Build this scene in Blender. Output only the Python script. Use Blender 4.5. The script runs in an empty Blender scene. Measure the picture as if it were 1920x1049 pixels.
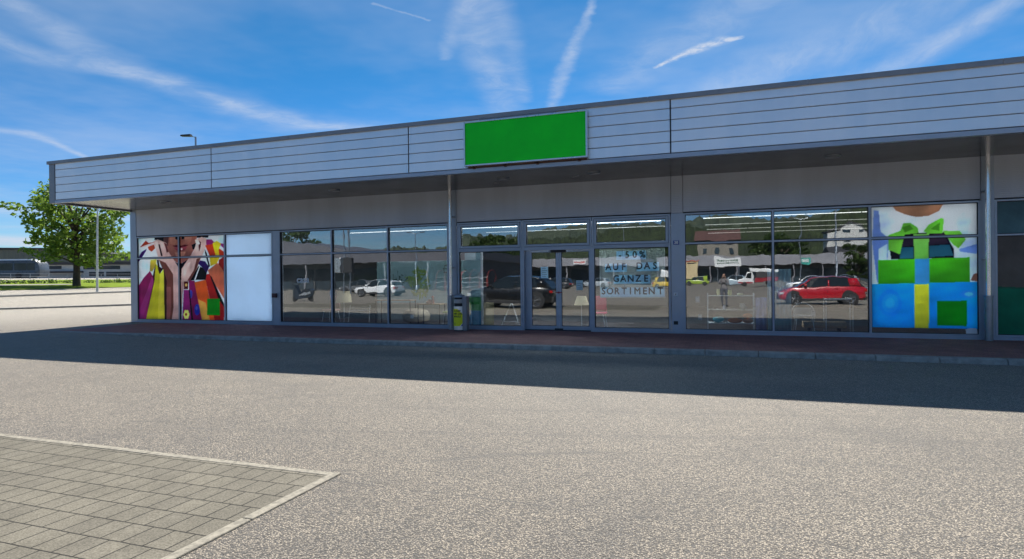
import bpy, bmesh, math, random
import numpy as np
from mathutils import Vector, Matrix
C = bpy.context
SC = C.scene
COL = SC.collection
R = math.radians
rnd = random.Random(7)

# ------------------------------------------------------------------ camera
CAM_ROT = [[0.9430690314216598, 0.332445095526669, -0.010052881859271412],
           [-0.008482909578117372, -0.0061735284434509905, -0.9999449623812539],
           [-0.33248886029234426, 0.9431024048356688, -0.003001961804578067]]
cd = bpy.data.cameras.new('camera'); cam = bpy.data.objects.new('camera', cd); COL.objects.link(cam)
rt, dn, fw = [Vector(v) for v in CAM_ROT]
m = Matrix((rt, -dn, -fw)).transposed().to_4x4(); m.translation = Vector((0, -16.25, 1.6))
cam.matrix_world = m
cd.sensor_width = 36; cd.lens = 36 * 1125.2 / 1920; cd.clip_start = 0.05; cd.clip_end = 9000
SC.camera = cam

# ------------------------------------------------------------------ light
SUN_EL, SUN_AZ = R(47.8), R(-4.4)      # the sun stands behind the shop, a little left of the facade's normal
EXPOSURE = 0.94
SKY = 0.053
SUN = 5.0
SC.view_settings.view_transform = 'Standard'; SC.view_settings.look = 'None'
SC.view_settings.exposure = EXPOSURE; SC.view_settings.gamma = 1.0
try: SC.view_settings.use_curve_mapping = False
except Exception: pass
SC.render.engine = 'CYCLES'
SC.cycles.max_bounces = 8; SC.cycles.transparent_max_bounces = 16; SC.cycles.glossy_bounces = 4
SC.cycles.use_denoising = True
sl = bpy.data.lights.new('sun', 'SUN'); sl.energy = SUN; sl.angle = R(0.53); sl.color = (1.0, 0.955, 0.88)
so = bpy.data.objects.new('sun', sl); COL.objects.link(so)
sv = Vector((math.sin(SUN_AZ) * math.cos(SUN_EL), math.cos(SUN_AZ) * math.cos(SUN_EL), math.sin(SUN_EL)))
so.rotation_euler = sv.to_track_quat('Z', 'Y').to_euler()
so.location = (0, 0, 60)

W = bpy.data.worlds.new('World'); SC.world = W; W.use_nodes = True
nt = W.node_tree; nt.nodes.clear()

class NT:
    """small helper for building node trees"""
    def __init__(s, t): s.t = t
    def n(s, typ, **kw):
        o = s.t.nodes.new(typ)
        for k, v in kw.items(): setattr(o, k, v)
        return o
    def put(s, sock, v):
        if v is None: return
        if hasattr(v, 'is_output') or isinstance(v, bpy.types.NodeSocket): s.t.links.new(v, sock)
        else: sock.default_value = v
    def math(s, op, a, b=None, c=None, clamp=False):
        o = s.n('ShaderNodeMath', operation=op); o.use_clamp = clamp
        for i, v in enumerate((a, b, c)):
            if v is not None: s.put(o.inputs[i], v)
        return o.outputs[0]
    def vec(s, op, a, b=None, sc=None):
        o = s.n('ShaderNodeVectorMath', operation=op)
        s.put(o.inputs[0], a)
        if b is not None: s.put(o.inputs[1], b)
        if sc is not None: s.put(o.inputs[3], sc)
        return o.outputs[1] if op in ('DOT_PRODUCT', 'LENGTH', 'DISTANCE') else o.outputs[0]
    def ramp(s, v, a, b, x0=0.0, x1=1.0, smooth=True):
        o = s.n('ShaderNodeMapRange'); o.interpolation_type = 'SMOOTHSTEP' if smooth else 'LINEAR'
        s.put(o.inputs[0], v); o.inputs[1].default_value = a; o.inputs[2].default_value = b
        o.inputs[3].default_value = x0; o.inputs[4].default_value = x1
        return o.outputs[0]
    def noise(s, vec, scale, detail=3, rough=0.55, dist=0.0, col=False):
        o = s.n('ShaderNodeTexNoise'); s.put(o.inputs['Vector'], vec)
        o.inputs['Scale'].default_value = scale; o.inputs['Detail'].default_value = detail
        o.inputs['Roughness'].default_value = rough; o.inputs['Distortion'].default_value = dist
        return o.outputs['Color'] if col else o.outputs['Fac']
    def mix(s, f, a, b, blend='MIX'):
        o = s.n('ShaderNodeMix', data_type='RGBA', blend_type=blend)
        s.put(o.inputs[0], f); s.put(o.inputs[6], c4(a)); s.put(o.inputs[7], c4(b))
        return o.outputs[2]
    def seg(s, v, p0, p1, w0, w1, soft=1.0):
        """1 on the segment p0-p1, falling to 0 at its half width (w0 at p0, w1 at p1)"""
        a = Vector((p0[0], p0[1], 0)); d = Vector((p1[0], p1[1], 0)) - a; L = d.length
        q = s.vec('SUBTRACT', v, tuple(a))
        t = s.math('DIVIDE', s.vec('DOT_PRODUCT', q, tuple(d)), L * L, clamp=True)
        foot = s.vec('SCALE', tuple(d), sc=t)
        dist = s.vec('LENGTH', s.vec('SUBTRACT', q, foot))
        w = s.math('ADD', s.math('MULTIPLY', t, w1 - w0), w0)
        return s.ramp(s.math('DIVIDE', dist, w), 1.0 - soft, 1.0, 1.0, 0.0)

def c4(c):
    if isinstance(c, (tuple, list)) and len(c) == 3: return (c[0], c[1], c[2], 1.0)
    return c

h = NT(nt)
sky = h.n('ShaderNodeTexSky'); sky.sky_type = 'NISHITA'; sky.sun_disc = False
sky.sun_elevation = SUN_EL; sky.sun_rotation = SUN_AZ
sky.altitude = 400; sky.air_density = 1.0; sky.dust_density = 0.05; sky.ozone_density = 3.0
tc = h.n('ShaderNodeTexCoord'); dirv = tc.outputs['Generated']
sep = h.n('ShaderNodeSeparateXYZ'); h.put(sep.inputs[0], dirv)
zz = h.math('MAXIMUM', sep.outputs[2], 0.02)
comb = h.n('ShaderNodeCombineXYZ')       # point where the view ray meets a flat cloud layer
h.put(comb.inputs[0], h.math('DIVIDE', sep.outputs[0], zz)); h.put(comb.inputs[1], h.math('DIVIDE', sep.outputs[1], zz))
P = comb.outputs[0]
wob = h.vec('SCALE', h.vec('SUBTRACT', h.noise(P, 1.6, 4, 0.6, 0, True), (0.5, 0.5, 0.5)), sc=0.22)
Pw = h.vec('ADD', P, wob)
wob2 = h.vec('SCALE', h.vec('SUBTRACT', h.noise(P, 9.0, 4, 0.65, 0, True), (0.5, 0.5, 0.5)), sc=0.06)
Pf = h.vec('ADD', P, wob2)
fine = h.noise(Pw, 5.0, 6, 0.65, 0.6)
mp = h.n('ShaderNodeMapping'); h.put(mp.inputs[0], Pw); mp.inputs['Rotation'].default_value = (0, 0, R(25)); mp.inputs['Scale'].default_value = (3.2, 0.7, 1)
fib = h.noise(mp.outputs[0], 1.6, 7, 0.68, 0.4)
fibm = h.ramp(fib, 0.36, 0.72)
finem = h.ramp(fine, 0.30, 0.72)
tot = None
def cloud(pts, amp, tex, v=None, soft=1.0):
    """a streak along the polyline pts = (x, y, half width)"""
    global tot
    mk = None
    for p, q in zip(pts[:-1], pts[1:]):
        sg = h.seg(v or Pw, p, q, p[2], q[2], soft)
        mk = sg if mk is None else h.math('MAXIMUM', mk, sg)
    o = h.math('MULTIPLY', mk, amp)
    if tex is not None: o = h.math('MULTIPLY', o, tex)
    tot = o if tot is None else h.math('ADD', tot, o)
f1 = h.math('ADD', h.math('MULTIPLY', fibm, 0.55), 0.45)
f2 = h.math('ADD', h.math('MULTIPLY', finem, 0.6), 0.4)
f3 = h.ramp(h.noise(Pf, 16.0, 5, 0.7), 0.34, 0.62, 0.25, 1.0)
cloud([(-2.39, 1.43, 0.107), (-2.55, 1.79, 0.164), (-2.62, 2.14, 0.238), (-2.63, 2.49, 0.264), (-2.65, 2.82, 0.306), (-2.57, 3.19, 0.408), (-2.24, 3.48, 0.385)], 0.3, f2, Pw)
cloud([(-2.59, 2.53, 0.09), (-2.61, 2.82, 0.184), (-2.55, 3.17, 0.237), (-2.26, 3.44, 0.174)], 0.22, f2, Pw)
cloud([(-2.71, 1.48, 0.108), (-2.8, 1.65, 0.13), (-2.85, 1.83, 0.2), (-2.74, 1.99, 0.188), (-2.56, 2.26, 0.146)], 0.3, f2, Pw)
cloud([(-4.52, 2.51, 0.125), (-4.39, 2.71, 0.16), (-4.52, 2.97, 0.075), (-4.83, 3.42, 0.057)], 0.4, f2, Pf)
cloud([(-9.58, 5.19, 1.269), (-9.24, 5.77, 1.441), (-9.18, 6.81, 1.323)], 0.55, f1, Pw)
cloud([(-17.39, 9.52, 2.277), (-15.94, 9.59, 3.324), (-17.93, 11.18, 0.556)], 0.95, f2, Pw)
cloud([(-0.82, 1.92, 0.066), (-1.04, 2.22, 0.053), (-1.18, 2.48, 0.044)], 0.22, f2, Pf)
cloud([(-0.75, 1.98, 0.079), (-0.81, 2.3, 0.076), (-0.92, 2.73, 0.068), (-1.05, 3.24, 0.062)], 0.22, f2, Pf)
cloud([(-0.8, 1.92, 0.111), (-0.97, 2.36, 0.163), (-1.07, 2.84, 0.172), (-1.22, 3.41, 0.169)], 0.36, f2, Pf)
cloud([(-0.42, 2.11, 0.026), (-0.5, 2.31, 0.036), (-0.62, 2.59, 0.048), (-0.71, 2.81, 0.062), (-0.96, 3.45, 0.06)], 0.44, f2, Pf)
cloud([(-0.3, 2.95, 0.021), (-0.19, 2.83, 0.048), (-0.07, 2.76, 0.067), (-0.0, 2.71, 0.066), (0.07, 2.71, 0.024)], 0.75, f3, Pf)
cloud([(-1.19, 1.89, 0.016), (-1.07, 2.09, 0.013)], 0.22, None, Pf)
cloud([(1.01, 2.67, 0.087), (0.94, 2.98, 0.154), (0.82, 3.29, 0.223), (0.56, 3.61, 0.278), (0.25, 3.77, 0.262)], 0.5, f1, Pf)
cloud([(0.75, 2.59, 0.309), (0.6, 2.84, 0.447), (0.3, 3.12, 0.402), (-0.01, 3.44, 0.379)], 0.34, f1, Pw)
cloud([(0.09, 2.34, 0.253), (-0.23, 2.71, 0.295), (-0.53, 3.14, 0.239)], 0.26, f2, Pw)
veil = h.math('MULTIPLY', h.ramp(h.noise(P, 0.55, 5, 0.6), 0.34, 0.78), 0.34)
tot = h.math('ADD', tot, veil)
hz = h.ramp(sep.outputs[2], 0.0, 0.16, 0.10, 0.0)
tot = h.math('MINIMUM', h.math('ADD', tot, hz), 0.92)
tot = h.math('MULTIPLY', tot, h.ramp(sep.outputs[2], -0.01, 0.01))
hs = h.n('ShaderNodeHueSaturation'); h.put(hs.inputs['Color'], sky.outputs[0]); hs.inputs['Saturation'].default_value = 1.38; hs.inputs['Hue'].default_value = 0.497
skymix = h.mix(tot, h.mix(h.ramp(sep.outputs[2], 0.05, 0.40), h.vec('MULTIPLY', hs.outputs[0], (0.63, 0.88, 1.19)), h.vec('MULTIPLY', hs.outputs[0], (0.82, 0.98, 1.0))), (6.2, 6.9, 8.2))
bg = h.n('ShaderNodeBackground'); h.put(bg.inputs[0], skymix); bg.inputs[1].default_value = SKY
wo = h.n('ShaderNodeOutputWorld'); nt.links.new(bg.outputs[0], wo.inputs[0])

# ------------------------------------------------------------------ helpers
class MB:
    def __init__(s): s.v = []; s.f = []; s.m = []; s.cur = 0
    def face(s, pts):
        i = len(s.v); s.v += [tuple(p) for p in pts]; s.f.append(list(range(i, i + len(pts)))); s.m.append(s.cur)
    def box(s, x0, x1, y0, y1, z0, z1):
        i = len(s.v)
        s.v += [(x0, y0, z0), (x1, y0, z0), (x1, y1, z0), (x0, y1, z0), (x0, y0, z1), (x1, y0, z1), (x1, y1, z1), (x0, y1, z1)]
        for q in ((0, 3, 2, 1), (4, 5, 6, 7), (0, 1, 5, 4), (1, 2, 6, 5), (2, 3, 7, 6), (3, 0, 4, 7)):
            s.f.append([i + k for k in q]); s.m.append(s.cur)
    def prism(s, poly, axis, a, b):
        """extrude a closed 2D polygon along an axis: 'x' (y,z), 'y' (x,z), 'z' (x,y)"""
        def P3(p, t): return {'x': (t, p[0], p[1]), 'y': (p[0], t, p[1]), 'z': (p[0], p[1], t)}[axis]
        n = len(poly); i = len(s.v)
        s.v += [P3(p, a) for p in poly] + [P3(p, b) for p in poly]
        s.f.append([i + k for k in range(n)][::-1]); s.f.append([i + n + k for k in range(n)]); s.m += [s.cur] * 2
        for k in range(n):
            s.f.append([i + k, i + (k + 1) % n, i + n + (k + 1) % n, i + n + k]); s.m.append(s.cur)
    def tube(s, pts, r, n=8, cap=True):
        if not hasattr(r, '__len__'): r = [r] * len(pts)
        pts = [Vector(p) for p in pts]; rings = []
        for k, p in enumerate(pts):
            d = (pts[min(k + 1, len(pts) - 1)] - pts[max(k - 1, 0)]).normalized()
            u = d.cross(Vector((0, 0, 1))) if abs(d.z) < 0.9 else d.cross(Vector((0, 1, 0)))
            u.normalize(); w = d.cross(u); i = len(s.v)
            for j in range(n):
                t = 2 * math.pi * j / n; s.v.append(tuple(p + u * (r[k] * math.cos(t)) + w * (r[k] * math.sin(t))))
            rings.append(i)
        for a, b in zip(rings[:-1], rings[1:]):
            for j in range(n): s.f.append([a + j, a + (j + 1) % n, b + (j + 1) % n, b + j]); s.m.append(s.cur)
        if cap:
            s.f.append([rings[0] + j for j in range(n)][::-1]); s.f.append([rings[-1] + j for j in range(n)]); s.m += [s.cur] * 2
    def lathe(s, prof, c=(0, 0, 0), n=20, axis='z'):
        """prof = [(r, h)]"""
        rings = []
        for r, hh in prof:
            i = len(s.v); rings.append(i)
            for j in range(n):
                t = 2 * math.pi * j / n; a, b = r * math.cos(t), r * math.sin(t)
                s.v.append({'z': (c[0] + a, c[1] + b, c[2] + hh), 'y': (c[0] + a, c[1] + hh, c[2] + b), 'x': (c[0] + hh, c[1] + a, c[2] + b)}[axis])
        for a, b in zip(rings[:-1], rings[1:]):
            for j in range(n): s.f.append([a + j, a + (j + 1) % n, b + (j + 1) % n, b + j]); s.m.append(s.cur)
        s.f.append([rings[0] + j for j in range(n)][::-1]); s.f.append([rings[-1] + j for j in range(n)]); s.m += [s.cur] * 2
    def loft(s, rings, close=True):
        n = len(rings[0]); ids = []
        for rg in rings: ids.append(len(s.v)); s.v += [tuple(p) for p in rg]
        for a, b in zip(ids[:-1], ids[1:]):
            for j in range(n if close else n - 1): s.f.append([a + j, a + (j + 1) % n, b + (j + 1) % n, b + j]); s.m.append(s.cur)
        if close: s.f.append([ids[0] + j for j in range(n)][::-1]); s.f.append([ids[-1] + j for j in range(n)]); s.m += [s.cur] * 2
    def build(s, name, mats, parent=None, smooth=False, bevel=0, local=False):
        me = bpy.data.meshes.new(name)
        off = Vector((0, 0, 0))
        if parent is not None and not local: off = world_loc(parent)
        me.from_pydata([(x - off.x, y - off.y, z - off.z) for x, y, z in s.v], [], s.f)
        if not isinstance(mats, (list, tuple)): mats = [mats]
        for q in mats: me.materials.append(q)
        me.polygons.foreach_set('material_index', s.m)
        bm = bmesh.new(); bm.from_mesh(me); bmesh.ops.recalc_face_normals(bm, faces=bm.faces); bm.to_mesh(me); bm.free()
        if smooth:
            me.polygons.foreach_set('use_smooth', [True] * len(me.polygons))
            try: me.set_sharp_from_angle(angle=R(38))
            except Exception: pass
        o = bpy.data.objects.new(name, me); COL.objects.link(o)
        if parent is not None: o.parent = parent
        if bevel:
            b = o.modifiers.new('bevel', 'BEVEL'); b.width = bevel; b.segments = 2; b.limit_method = 'ANGLE'
        return o

def world_loc(o):
    v = Vector((0, 0, 0))
    while o is not None:
        v += Vector(o.location); o = o.parent
    return v

def thing(name, loc, label, cat, group=None, rz=0):
    o = bpy.data.objects.new(name, None); COL.objects.link(o); o.location = loc; o.rotation_euler = (0, 0, rz)
    o.empty_display_size = 0.3
    return tag(o, label, cat, group)
def tag(o, label=None, cat=None, group=None, kind=None):
    if label: o['label'] = label
    if cat: o['category'] = cat
    if group: o['group'] = group
    if kind: o['kind'] = kind
    return o
def struct(name, mb, mat, label=None, **kw):
    o = mb.build(name, mat, **kw); o['kind'] = 'structure'
    if label: o['label'] = label
    return o
def kids(o): return [c for c in COL.objects if c.parent == o]
def copy_tree(o, parent=None):
    ks = list(kids(o)); c = o.copy(); COL.objects.link(c)
    if parent is not None: c.parent = parent
    for k in ks: copy_tree(k, c)
    return c

def text_mb(txt, size, depth=0.002, align='CENTER', bold=0.0):
    cu = bpy.data.curves.new('t', 'FONT'); cu.body = txt; cu.size = size; cu.extrude = depth; cu.align_x = align; cu.align_y = 'CENTER'
    cu.offset = bold; cu.resolution_u = 3
    o = bpy.data.objects.new('t', cu); COL.objects.link(o)
    C.view_layer.update()
    me = bpy.data.meshes.new_from_object(o.evaluated_get(C.evaluated_depsgraph_get()))
    mb = MB(); mb.v = [tuple(v.co) for v in me.vertices]; mb.f = [list(p.vertices) for p in me.polygons]; mb.m = [0] * len(mb.f)
    bpy.data.objects.remove(o); bpy.data.meshes.remove(me); bpy.data.curves.remove(cu)
    return mb
def text_on_wall(name, txt, size, x, y, z, mat, parent=None, bold=0.0, depth=0.002, sx=1.0, ry=0.0, thick=0.0):
    """letters standing in the XZ plane, facing -Y"""
    mb = text_mb(txt, size, depth, bold=bold)
    cr, sr = math.cos(ry), math.sin(ry)
    v0, f0 = list(mb.v), list(mb.f); mb.v, mb.f, mb.m = [], [], []
    for i, (ox, oz) in enumerate(((0, 0), (thick, 0), (-thick, 0), (0, thick), (0, -thick)) if thick else ((0, 0),)):   # heavier strokes
        n = len(mb.v); mb.v += [(x + ox + (a * sx) * cr - b * sr, y - c - i * .0002, z + oz + b * cr + (a * sx) * sr) for a, b, c in v0]; mb.f += [[q + n for q in f] for f in f0]
    mb.m = [0] * len(mb.f)
    return mb.build(name, mat, parent)

# ------------------------------------------------------------------ materials
def srgb(r, g, b):
    f = lambda c: (c / 255 / 12.92) if c / 255 <= 0.04045 else ((c / 255 + 0.055) / 1.055) ** 2.4
    return (f(r), f(g), f(b))
def mat(name, col, rough=0.6, metal=0.0, var=0.12, scale=3.0, bump=0.0, bscale=None, spec=0.5, coat=0.0, emit=None, estr=0.0, streak=False):
    mt = bpy.data.materials.new(name); mt.use_nodes = True; t = mt.node_tree
    p = t.nodes['Principled BSDF']; k = NT(t)
    tcn = k.n('ShaderNodeTexCoord'); vec = tcn.outputs['Object']
    if streak:
        mpn = k.n('ShaderNodeMapping'); k.put(mpn.inputs[0], vec); mpn.inputs['Scale'].default_value = (1, 1, 0.12); v2 = mpn.outputs[0]
    else: v2 = vec
    nz = k.noise(v2, scale, 5, 0.6)
    lo = tuple(c * (1 - var) for c in col); hi = tuple(min(1, c * (1 + var)) for c in col)
    k.put(p.inputs['Base Color'], k.mix(k.ramp(nz, 0.3, 0.7), lo, hi))
    k.put(p.inputs['Roughness'], k.ramp(nz, 0.2, 0.8, max(0.02, rough - 0.06), min(1, rough + 0.06)))
    p.inputs['Metallic'].default_value = metal
    p.inputs['Specular IOR Level'].default_value = spec
    if coat: p.inputs['Coat Weight'].default_value = coat; p.inputs['Coat Roughness'].default_value = 0.04
    if bump:
        b = k.n('ShaderNodeBump'); b.inputs['Strength'].default_value = 1.0; b.inputs['Distance'].default_value = bump
        k.put(b.inputs['Height'], k.noise(vec, bscale or scale * 4, 4, 0.6)); k.put(p.inputs['Normal'], b.outputs[0])
    if emit: p.inputs['Emission Color'].default_value = c4(emit); p.inputs['Emission Strength'].default_value = estr
    return mt

def mat_asphalt():
    mt = bpy.data.materials.new('asphalt'); mt.use_nodes = True; t = mt.node_tree; p = t.nodes['Principled BSDF']; k = NT(t)
    v = k.n('ShaderNodeTexCoord').outputs['Object']
    big = k.noise(v, 0.16, 5, 0.6); med = k.noise(v, 1.3, 5, 0.62)
    vo = k.n('ShaderNodeTexVoronoi'); k.put(vo.inputs['Vector'], v); vo.inputs['Scale'].default_value = 86; vo.inputs['Randomness'].default_value = 1
    vo2 = k.n('ShaderNodeTexVoronoi'); k.put(vo2.inputs['Vector'], v); vo2.inputs['Scale'].default_value = 34
    sepc = k.n('ShaderNodeSeparateColor'); k.put(sepc.inputs[0], vo.outputs['Color'])
    stone = k.math('MULTIPLY', k.ramp(sepc.outputs[0], 0.0, 1.0, 0.26, 1.85, False), 1.0)
    gap = k.ramp(vo.outputs['Distance'], 0.30, 0.60, 1.0, 0.10)
    base = k.mix(k.ramp(big, 0.3, 0.7), (0.300, 0.250, 0.184), (0.374, 0.312, 0.230))
    base = k.mix(k.ramp(med, 0.35, 0.7, 0.0, 0.42), base, (0.17, 0.145, 0.112))
    base = k.mix(k.ramp(k.noise(v, 0.45, 6, 0.7, 1.2), 0.50, 0.68, 0.0, 0.5), base, (0.15, 0.13, 0.105))
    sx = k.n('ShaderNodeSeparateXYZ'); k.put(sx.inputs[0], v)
    base = k.mix(k.math('MULTIPLY', k.ramp(sx.outputs[0], -19, -30, 0, 1), k.ramp(sx.outputs[1], -7, -1, 0, 1)), base, (0.68, 0.60, 0.47))  # left ground paler: glare and grazing brightness painted into the colour
    sp = k.vec('SCALE', base, sc=k.math('MULTIPLY', stone, gap))
    # the joint that runs on from the paving's edge, rubbed tyre marks, oil spots
    wv = k.vec('ADD', v, k.vec('SCALE', k.vec('SUBTRACT', k.noise(v, 7.0, 4, 0.7, 0, True), (.5, .5, .5)), sc=0.05))
    wv2 = k.vec('MULTIPLY', wv, (1, 1, 0))
    crack = k.seg(wv2, (-2.98, -12.23), (-0.35, -12.21), .020, .010)
    brk = k.ramp(k.noise(v, 2.3, 3), 0.36, 0.52)
    crack = k.math('MULTIPLY', crack, brk)
    marks = crack
    for a, b, w0, w1, am in (((-2.55, -11.62), (-1.9, -11.16), .03, .11, .5), ((-1.9, -11.16), (-1.1, -10.84), .11, .07, .55), ((-1.1, -10.84), (2.5, -10.3), .05, .12, .22),
                             ((-2.23, -12.06), (-2.15, -12.05), .014, .014, 1), ((-1.83, -12.07), (-1.85, -12.07), .014, .014, 1), ((-1.95, -12.13), (-1.99, -12.2), .012, .01, 1),
                             ((-6.4, -11.22), (-6.05, -11.12), .05, .12, .5), ((-2.97, -12.05), (-2.85, -12.06), .02, .015, 1), ((.6, -9.2), (1.4, -9.4), .2, .3, .2),
                             ((3.0, -11.5), (5.0, -9.4), .10, .14, .22), ((-5.5, -11.3), (4.5, -8.9), .09, .14, .30), ((-5.2, -10.0), (4.8, -7.9), .09, .14, .26), ((-.2, -12.6), (1.6, -13.0), .16, .24, .20), ((1.2, -11.9), (3.2, -12.5), .02, .03, .35), ((-13, -9.8), (-7, -8.6), .10, .16, .2), ((-8.5, -9.9), (-3.2, -8.9), .12, .16, .14)):
        marks = k.math('MAXIMUM', marks, k.math('MULTIPLY', k.seg(wv2, a, b, w0, w1), am))
    col = k.mix(marks, sp, (0.03, 0.028, 0.026))
    k.put(p.inputs['Base Color'], col)
    p.inputs['Roughness'].default_value = 0.66; p.inputs['Specular IOR Level'].default_value = 0.35; p.inputs['Sheen Weight'].default_value = 0.30; p.inputs['Sheen Roughness'].default_value = 0.6; p.inputs['Sheen Tint'].default_value = (1.0, .93, .82, 1)
    b = k.n('ShaderNodeBump'); b.inputs['Strength'].default_value = 1.0; b.inputs['Distance'].default_value = 0.010
    hgt = k.math('SUBTRACT', k.math('SUBTRACT', 1.0, vo.outputs['Distance']), k.math('MULTIPLY', vo2.outputs['Distance'], 0.6))
    k.put(b.inputs['Height'], hgt); k.put(p.inputs['Normal'], b.outputs[0])
    return mt

def mat_bricks(name, c1, c2, mortar, w, hgt, gap, origin, vary=0.3, bump=0.004, rough=0.85, wob=0.012, bscale=90):
    mt = bpy.data.materials.new(name); mt.use_nodes = True; t = mt.node_tree; p = t.nodes['Principled BSDF']; k = NT(t)
    v = k.n('ShaderNodeTexCoord').outputs['Object']
    v = k.vec('SUBTRACT', v, (origin[0], origin[1], 0))
    v = k.vec('ADD', v, k.vec('SCALE', k.vec('SUBTRACT', k.noise(v, 0.9, 2, 0.5, 0, True), (.5, .5, .5)), sc=wob))
    b = k.n('ShaderNodeTexBrick'); k.put(b.inputs['Vector'], v); b.offset = 0.5
    b.inputs['Scale'].default_value = 1; b.inputs['Brick Width'].default_value = w; b.inputs['Row Height'].default_value = hgt
    b.inputs['Mortar Size'].default_value = gap; b.inputs['Mortar Smooth'].default_value = 0.15; b.inputs['Bias'].default_value = 0
    b.inputs['Color1'].default_value = c4(c1); b.inputs['Color2'].default_value = c4(c2); b.inputs['Mortar'].default_value = c4(mortar)
    n1 = k.noise(v, bscale, 3, 0.7); n2 = k.noise(v, 2.2, 4, 0.6)
    sc = k.math('MULTIPLY', k.ramp(n1, 0.3, 0.7, 1 - vary, 1 + vary), k.ramp(n2, 0.25, 0.75, 0.85, 1.15))
    k.put(p.inputs['Base Color'], k.vec('SCALE', b.outputs['Color'], sc=sc))
    p.inputs['Roughness'].default_value = rough; p.inputs['Specular IOR Level'].default_value = 0.25
    bn = k.n('ShaderNodeBump'); bn.inputs['Strength'].default_value = 0.9; bn.inputs['Distance'].default_value = bump
    k.put(bn.inputs['Height'], k.math('SUBTRACT', k.math('MULTIPLY', n1, 0.35), b.outputs['Fac'])); k.put(p.inputs['Normal'], bn.outputs[0])
    return mt

def mat_glass(name, tint=(0.89, 0.925, 0.93), base=0.15, wav=0.0009):
    mt = bpy.data.materials.new(name); mt.use_nodes = True; t = mt.node_tree; t.nodes.clear(); k = NT(t)
    v = k.n('ShaderNodeTexCoord').outputs['Object']
    tr = k.n('ShaderNodeBsdfTransparent'); tr.inputs[0].default_value = c4(tint)
    gl = k.n('ShaderNodeBsdfGlossy'); gl.inputs['Roughness'].default_value = 0.0; gl.inputs[0].default_value = (0.97, 0.98, 1.0, 1)
    b = k.n('ShaderNodeBump'); b.inputs['Strength'].default_value = 1.0; b.inputs['Distance'].default_value = wav
    k.put(b.inputs['Height'], k.noise(v, 1.9, 2, 0.4)); k.put(gl.inputs['Normal'], b.outputs[0])
    fr = k.n('ShaderNodeFresnel'); fr.inputs['IOR'].default_value = 1.5
    fac = k.math('ADD', k.math('MULTIPLY', fr.outputs[0], 1 - base), base, clamp=True)
    mx = k.n('ShaderNodeMixShader'); k.put(mx.inputs[0], fac); t.links.new(tr.outputs[0], mx.inputs[1]); t.links.new(gl.outputs[0], mx.inputs[2])
    o = k.n('ShaderNodeOutputMaterial'); t.links.new(mx.outputs[0], o.inputs[0])
    return mt

def see_through(mt, amount, tint=None):
    """let light from behind glow through a thin film or paper"""
    t = mt.node_tree; k = NT(t); p = t.nodes['Principled BSDF']; o = t.nodes['Material Output']
    tl = k.n('ShaderNodeBsdfTranslucent'); src = p.inputs['Base Color']
    if src.is_linked: t.links.new(src.links[0].from_socket, tl.inputs[0])
    else: tl.inputs[0].default_value = src.default_value
    mx = k.n('ShaderNodeMixShader'); mx.inputs[0].default_value = amount
    t.links.new(p.outputs[0], mx.inputs[1]); t.links.new(tl.outputs[0], mx.inputs[2]); t.links.new(mx.outputs[0], o.inputs[0])
    return mt

def mat_ribs(name, col, rough, metal, pitch, bump, var=0.08, axis=2):
    """sheet metal with fine horizontal ribs"""
    mt = mat(name, col, rough, metal, var, 1.2, streak=True); t = mt.node_tree; p = t.nodes['Principled BSDF']; k = NT(t)
    v = k.n('ShaderNodeTexCoord').outputs['Object']; s3 = k.n('ShaderNodeSeparateXYZ'); k.put(s3.inputs[0], v)
    w = k.math('SINE', k.math('MULTIPLY', s3.outputs[axis], 2 * math.pi / pitch))
    b = k.n('ShaderNodeBump'); b.inputs['Strength'].default_value = 1; b.inputs['Distance'].default_value = bump
    k.put(b.inputs['Height'], w); k.put(p.inputs['Normal'], b.outputs[0])
    return mt

def mat_attr(name, rough=0.5, spec=0.3, coat=0.0):
    mt = bpy.data.materials.new(name); mt.use_nodes = True; t = mt.node_tree; p = t.nodes['Principled BSDF']; k = NT(t)
    a = k.n('ShaderNodeAttribute'); a.attribute_name = 'print'
    v = k.n('ShaderNodeTexCoord').outputs['Object']
    k.put(p.inputs['Base Color'], k.vec('SCALE', a.outputs['Color'], sc=k.ramp(k.noise(v, 40, 2), 0.2, 0.8, 0.96, 1.04)))
    p.inputs['Roughness'].default_value = rough; p.inputs['Specular IOR Level'].default_value = spec
    p.inputs['Coat Weight'].default_value = coat; p.inputs['Coat Roughness'].default_value = 0.1
    return mt

M = {}
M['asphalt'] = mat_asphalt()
M['paving'] = mat_bricks('paving', (0.165, 0.150, 0.116), (0.143, 0.130, 0.102), (0.028, 0.026, 0.022), 0.1768, 0.2325, 0.0055, (-3.055, -12.195), 0.35, 0.005, wob=0.02)
M['pavers'] = mat_bricks('red_pavers', (0.38, 0.17, 0.15), (0.30, 0.15, 0.135), (0.14, 0.11, 0.10), 0.20, 0.10, 0.005, (0, 0), 0.25, 0.003)
M['kerb'] = mat('kerb', (0.30, 0.295, 0.27), 0.85, 0, 0.25, 6, 0.003, 70)
M['kerb_light'] = mat('kerb_light', (0.25, 0.228, 0.180), 0.85, 0, 0.3, 25, 0.003, 90)
M['fascia'] = mat('fascia_metal', (0.79, 0.82, 0.86), 0.34, 0.6, 0.055, 1.0, streak=True)
M['trim'] = mat('trim_metal', (0.24, 0.255, 0.28), 0.4, 0.4, 0.08, 2)
M['frame'] = mat('frame_metal', (0.34, 0.40, 0.49), 0.36, 0.35, 0.06, 2)
M['spandrel'] = mat_ribs('spandrel_metal', (0.48, 0.53, 0.62), 0.5, 0.1, 0.045, 0.0012)
M['soffit'] = mat('soffit_metal', (0.085, 0.09, 0.10), 0.22, 0.1, 0.1, 0.8)
M['dark'] = mat('dark_gasket', (0.015, 0.016, 0.02), 0.6)
M['glass'] = mat_glass('shop_glass')
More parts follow.
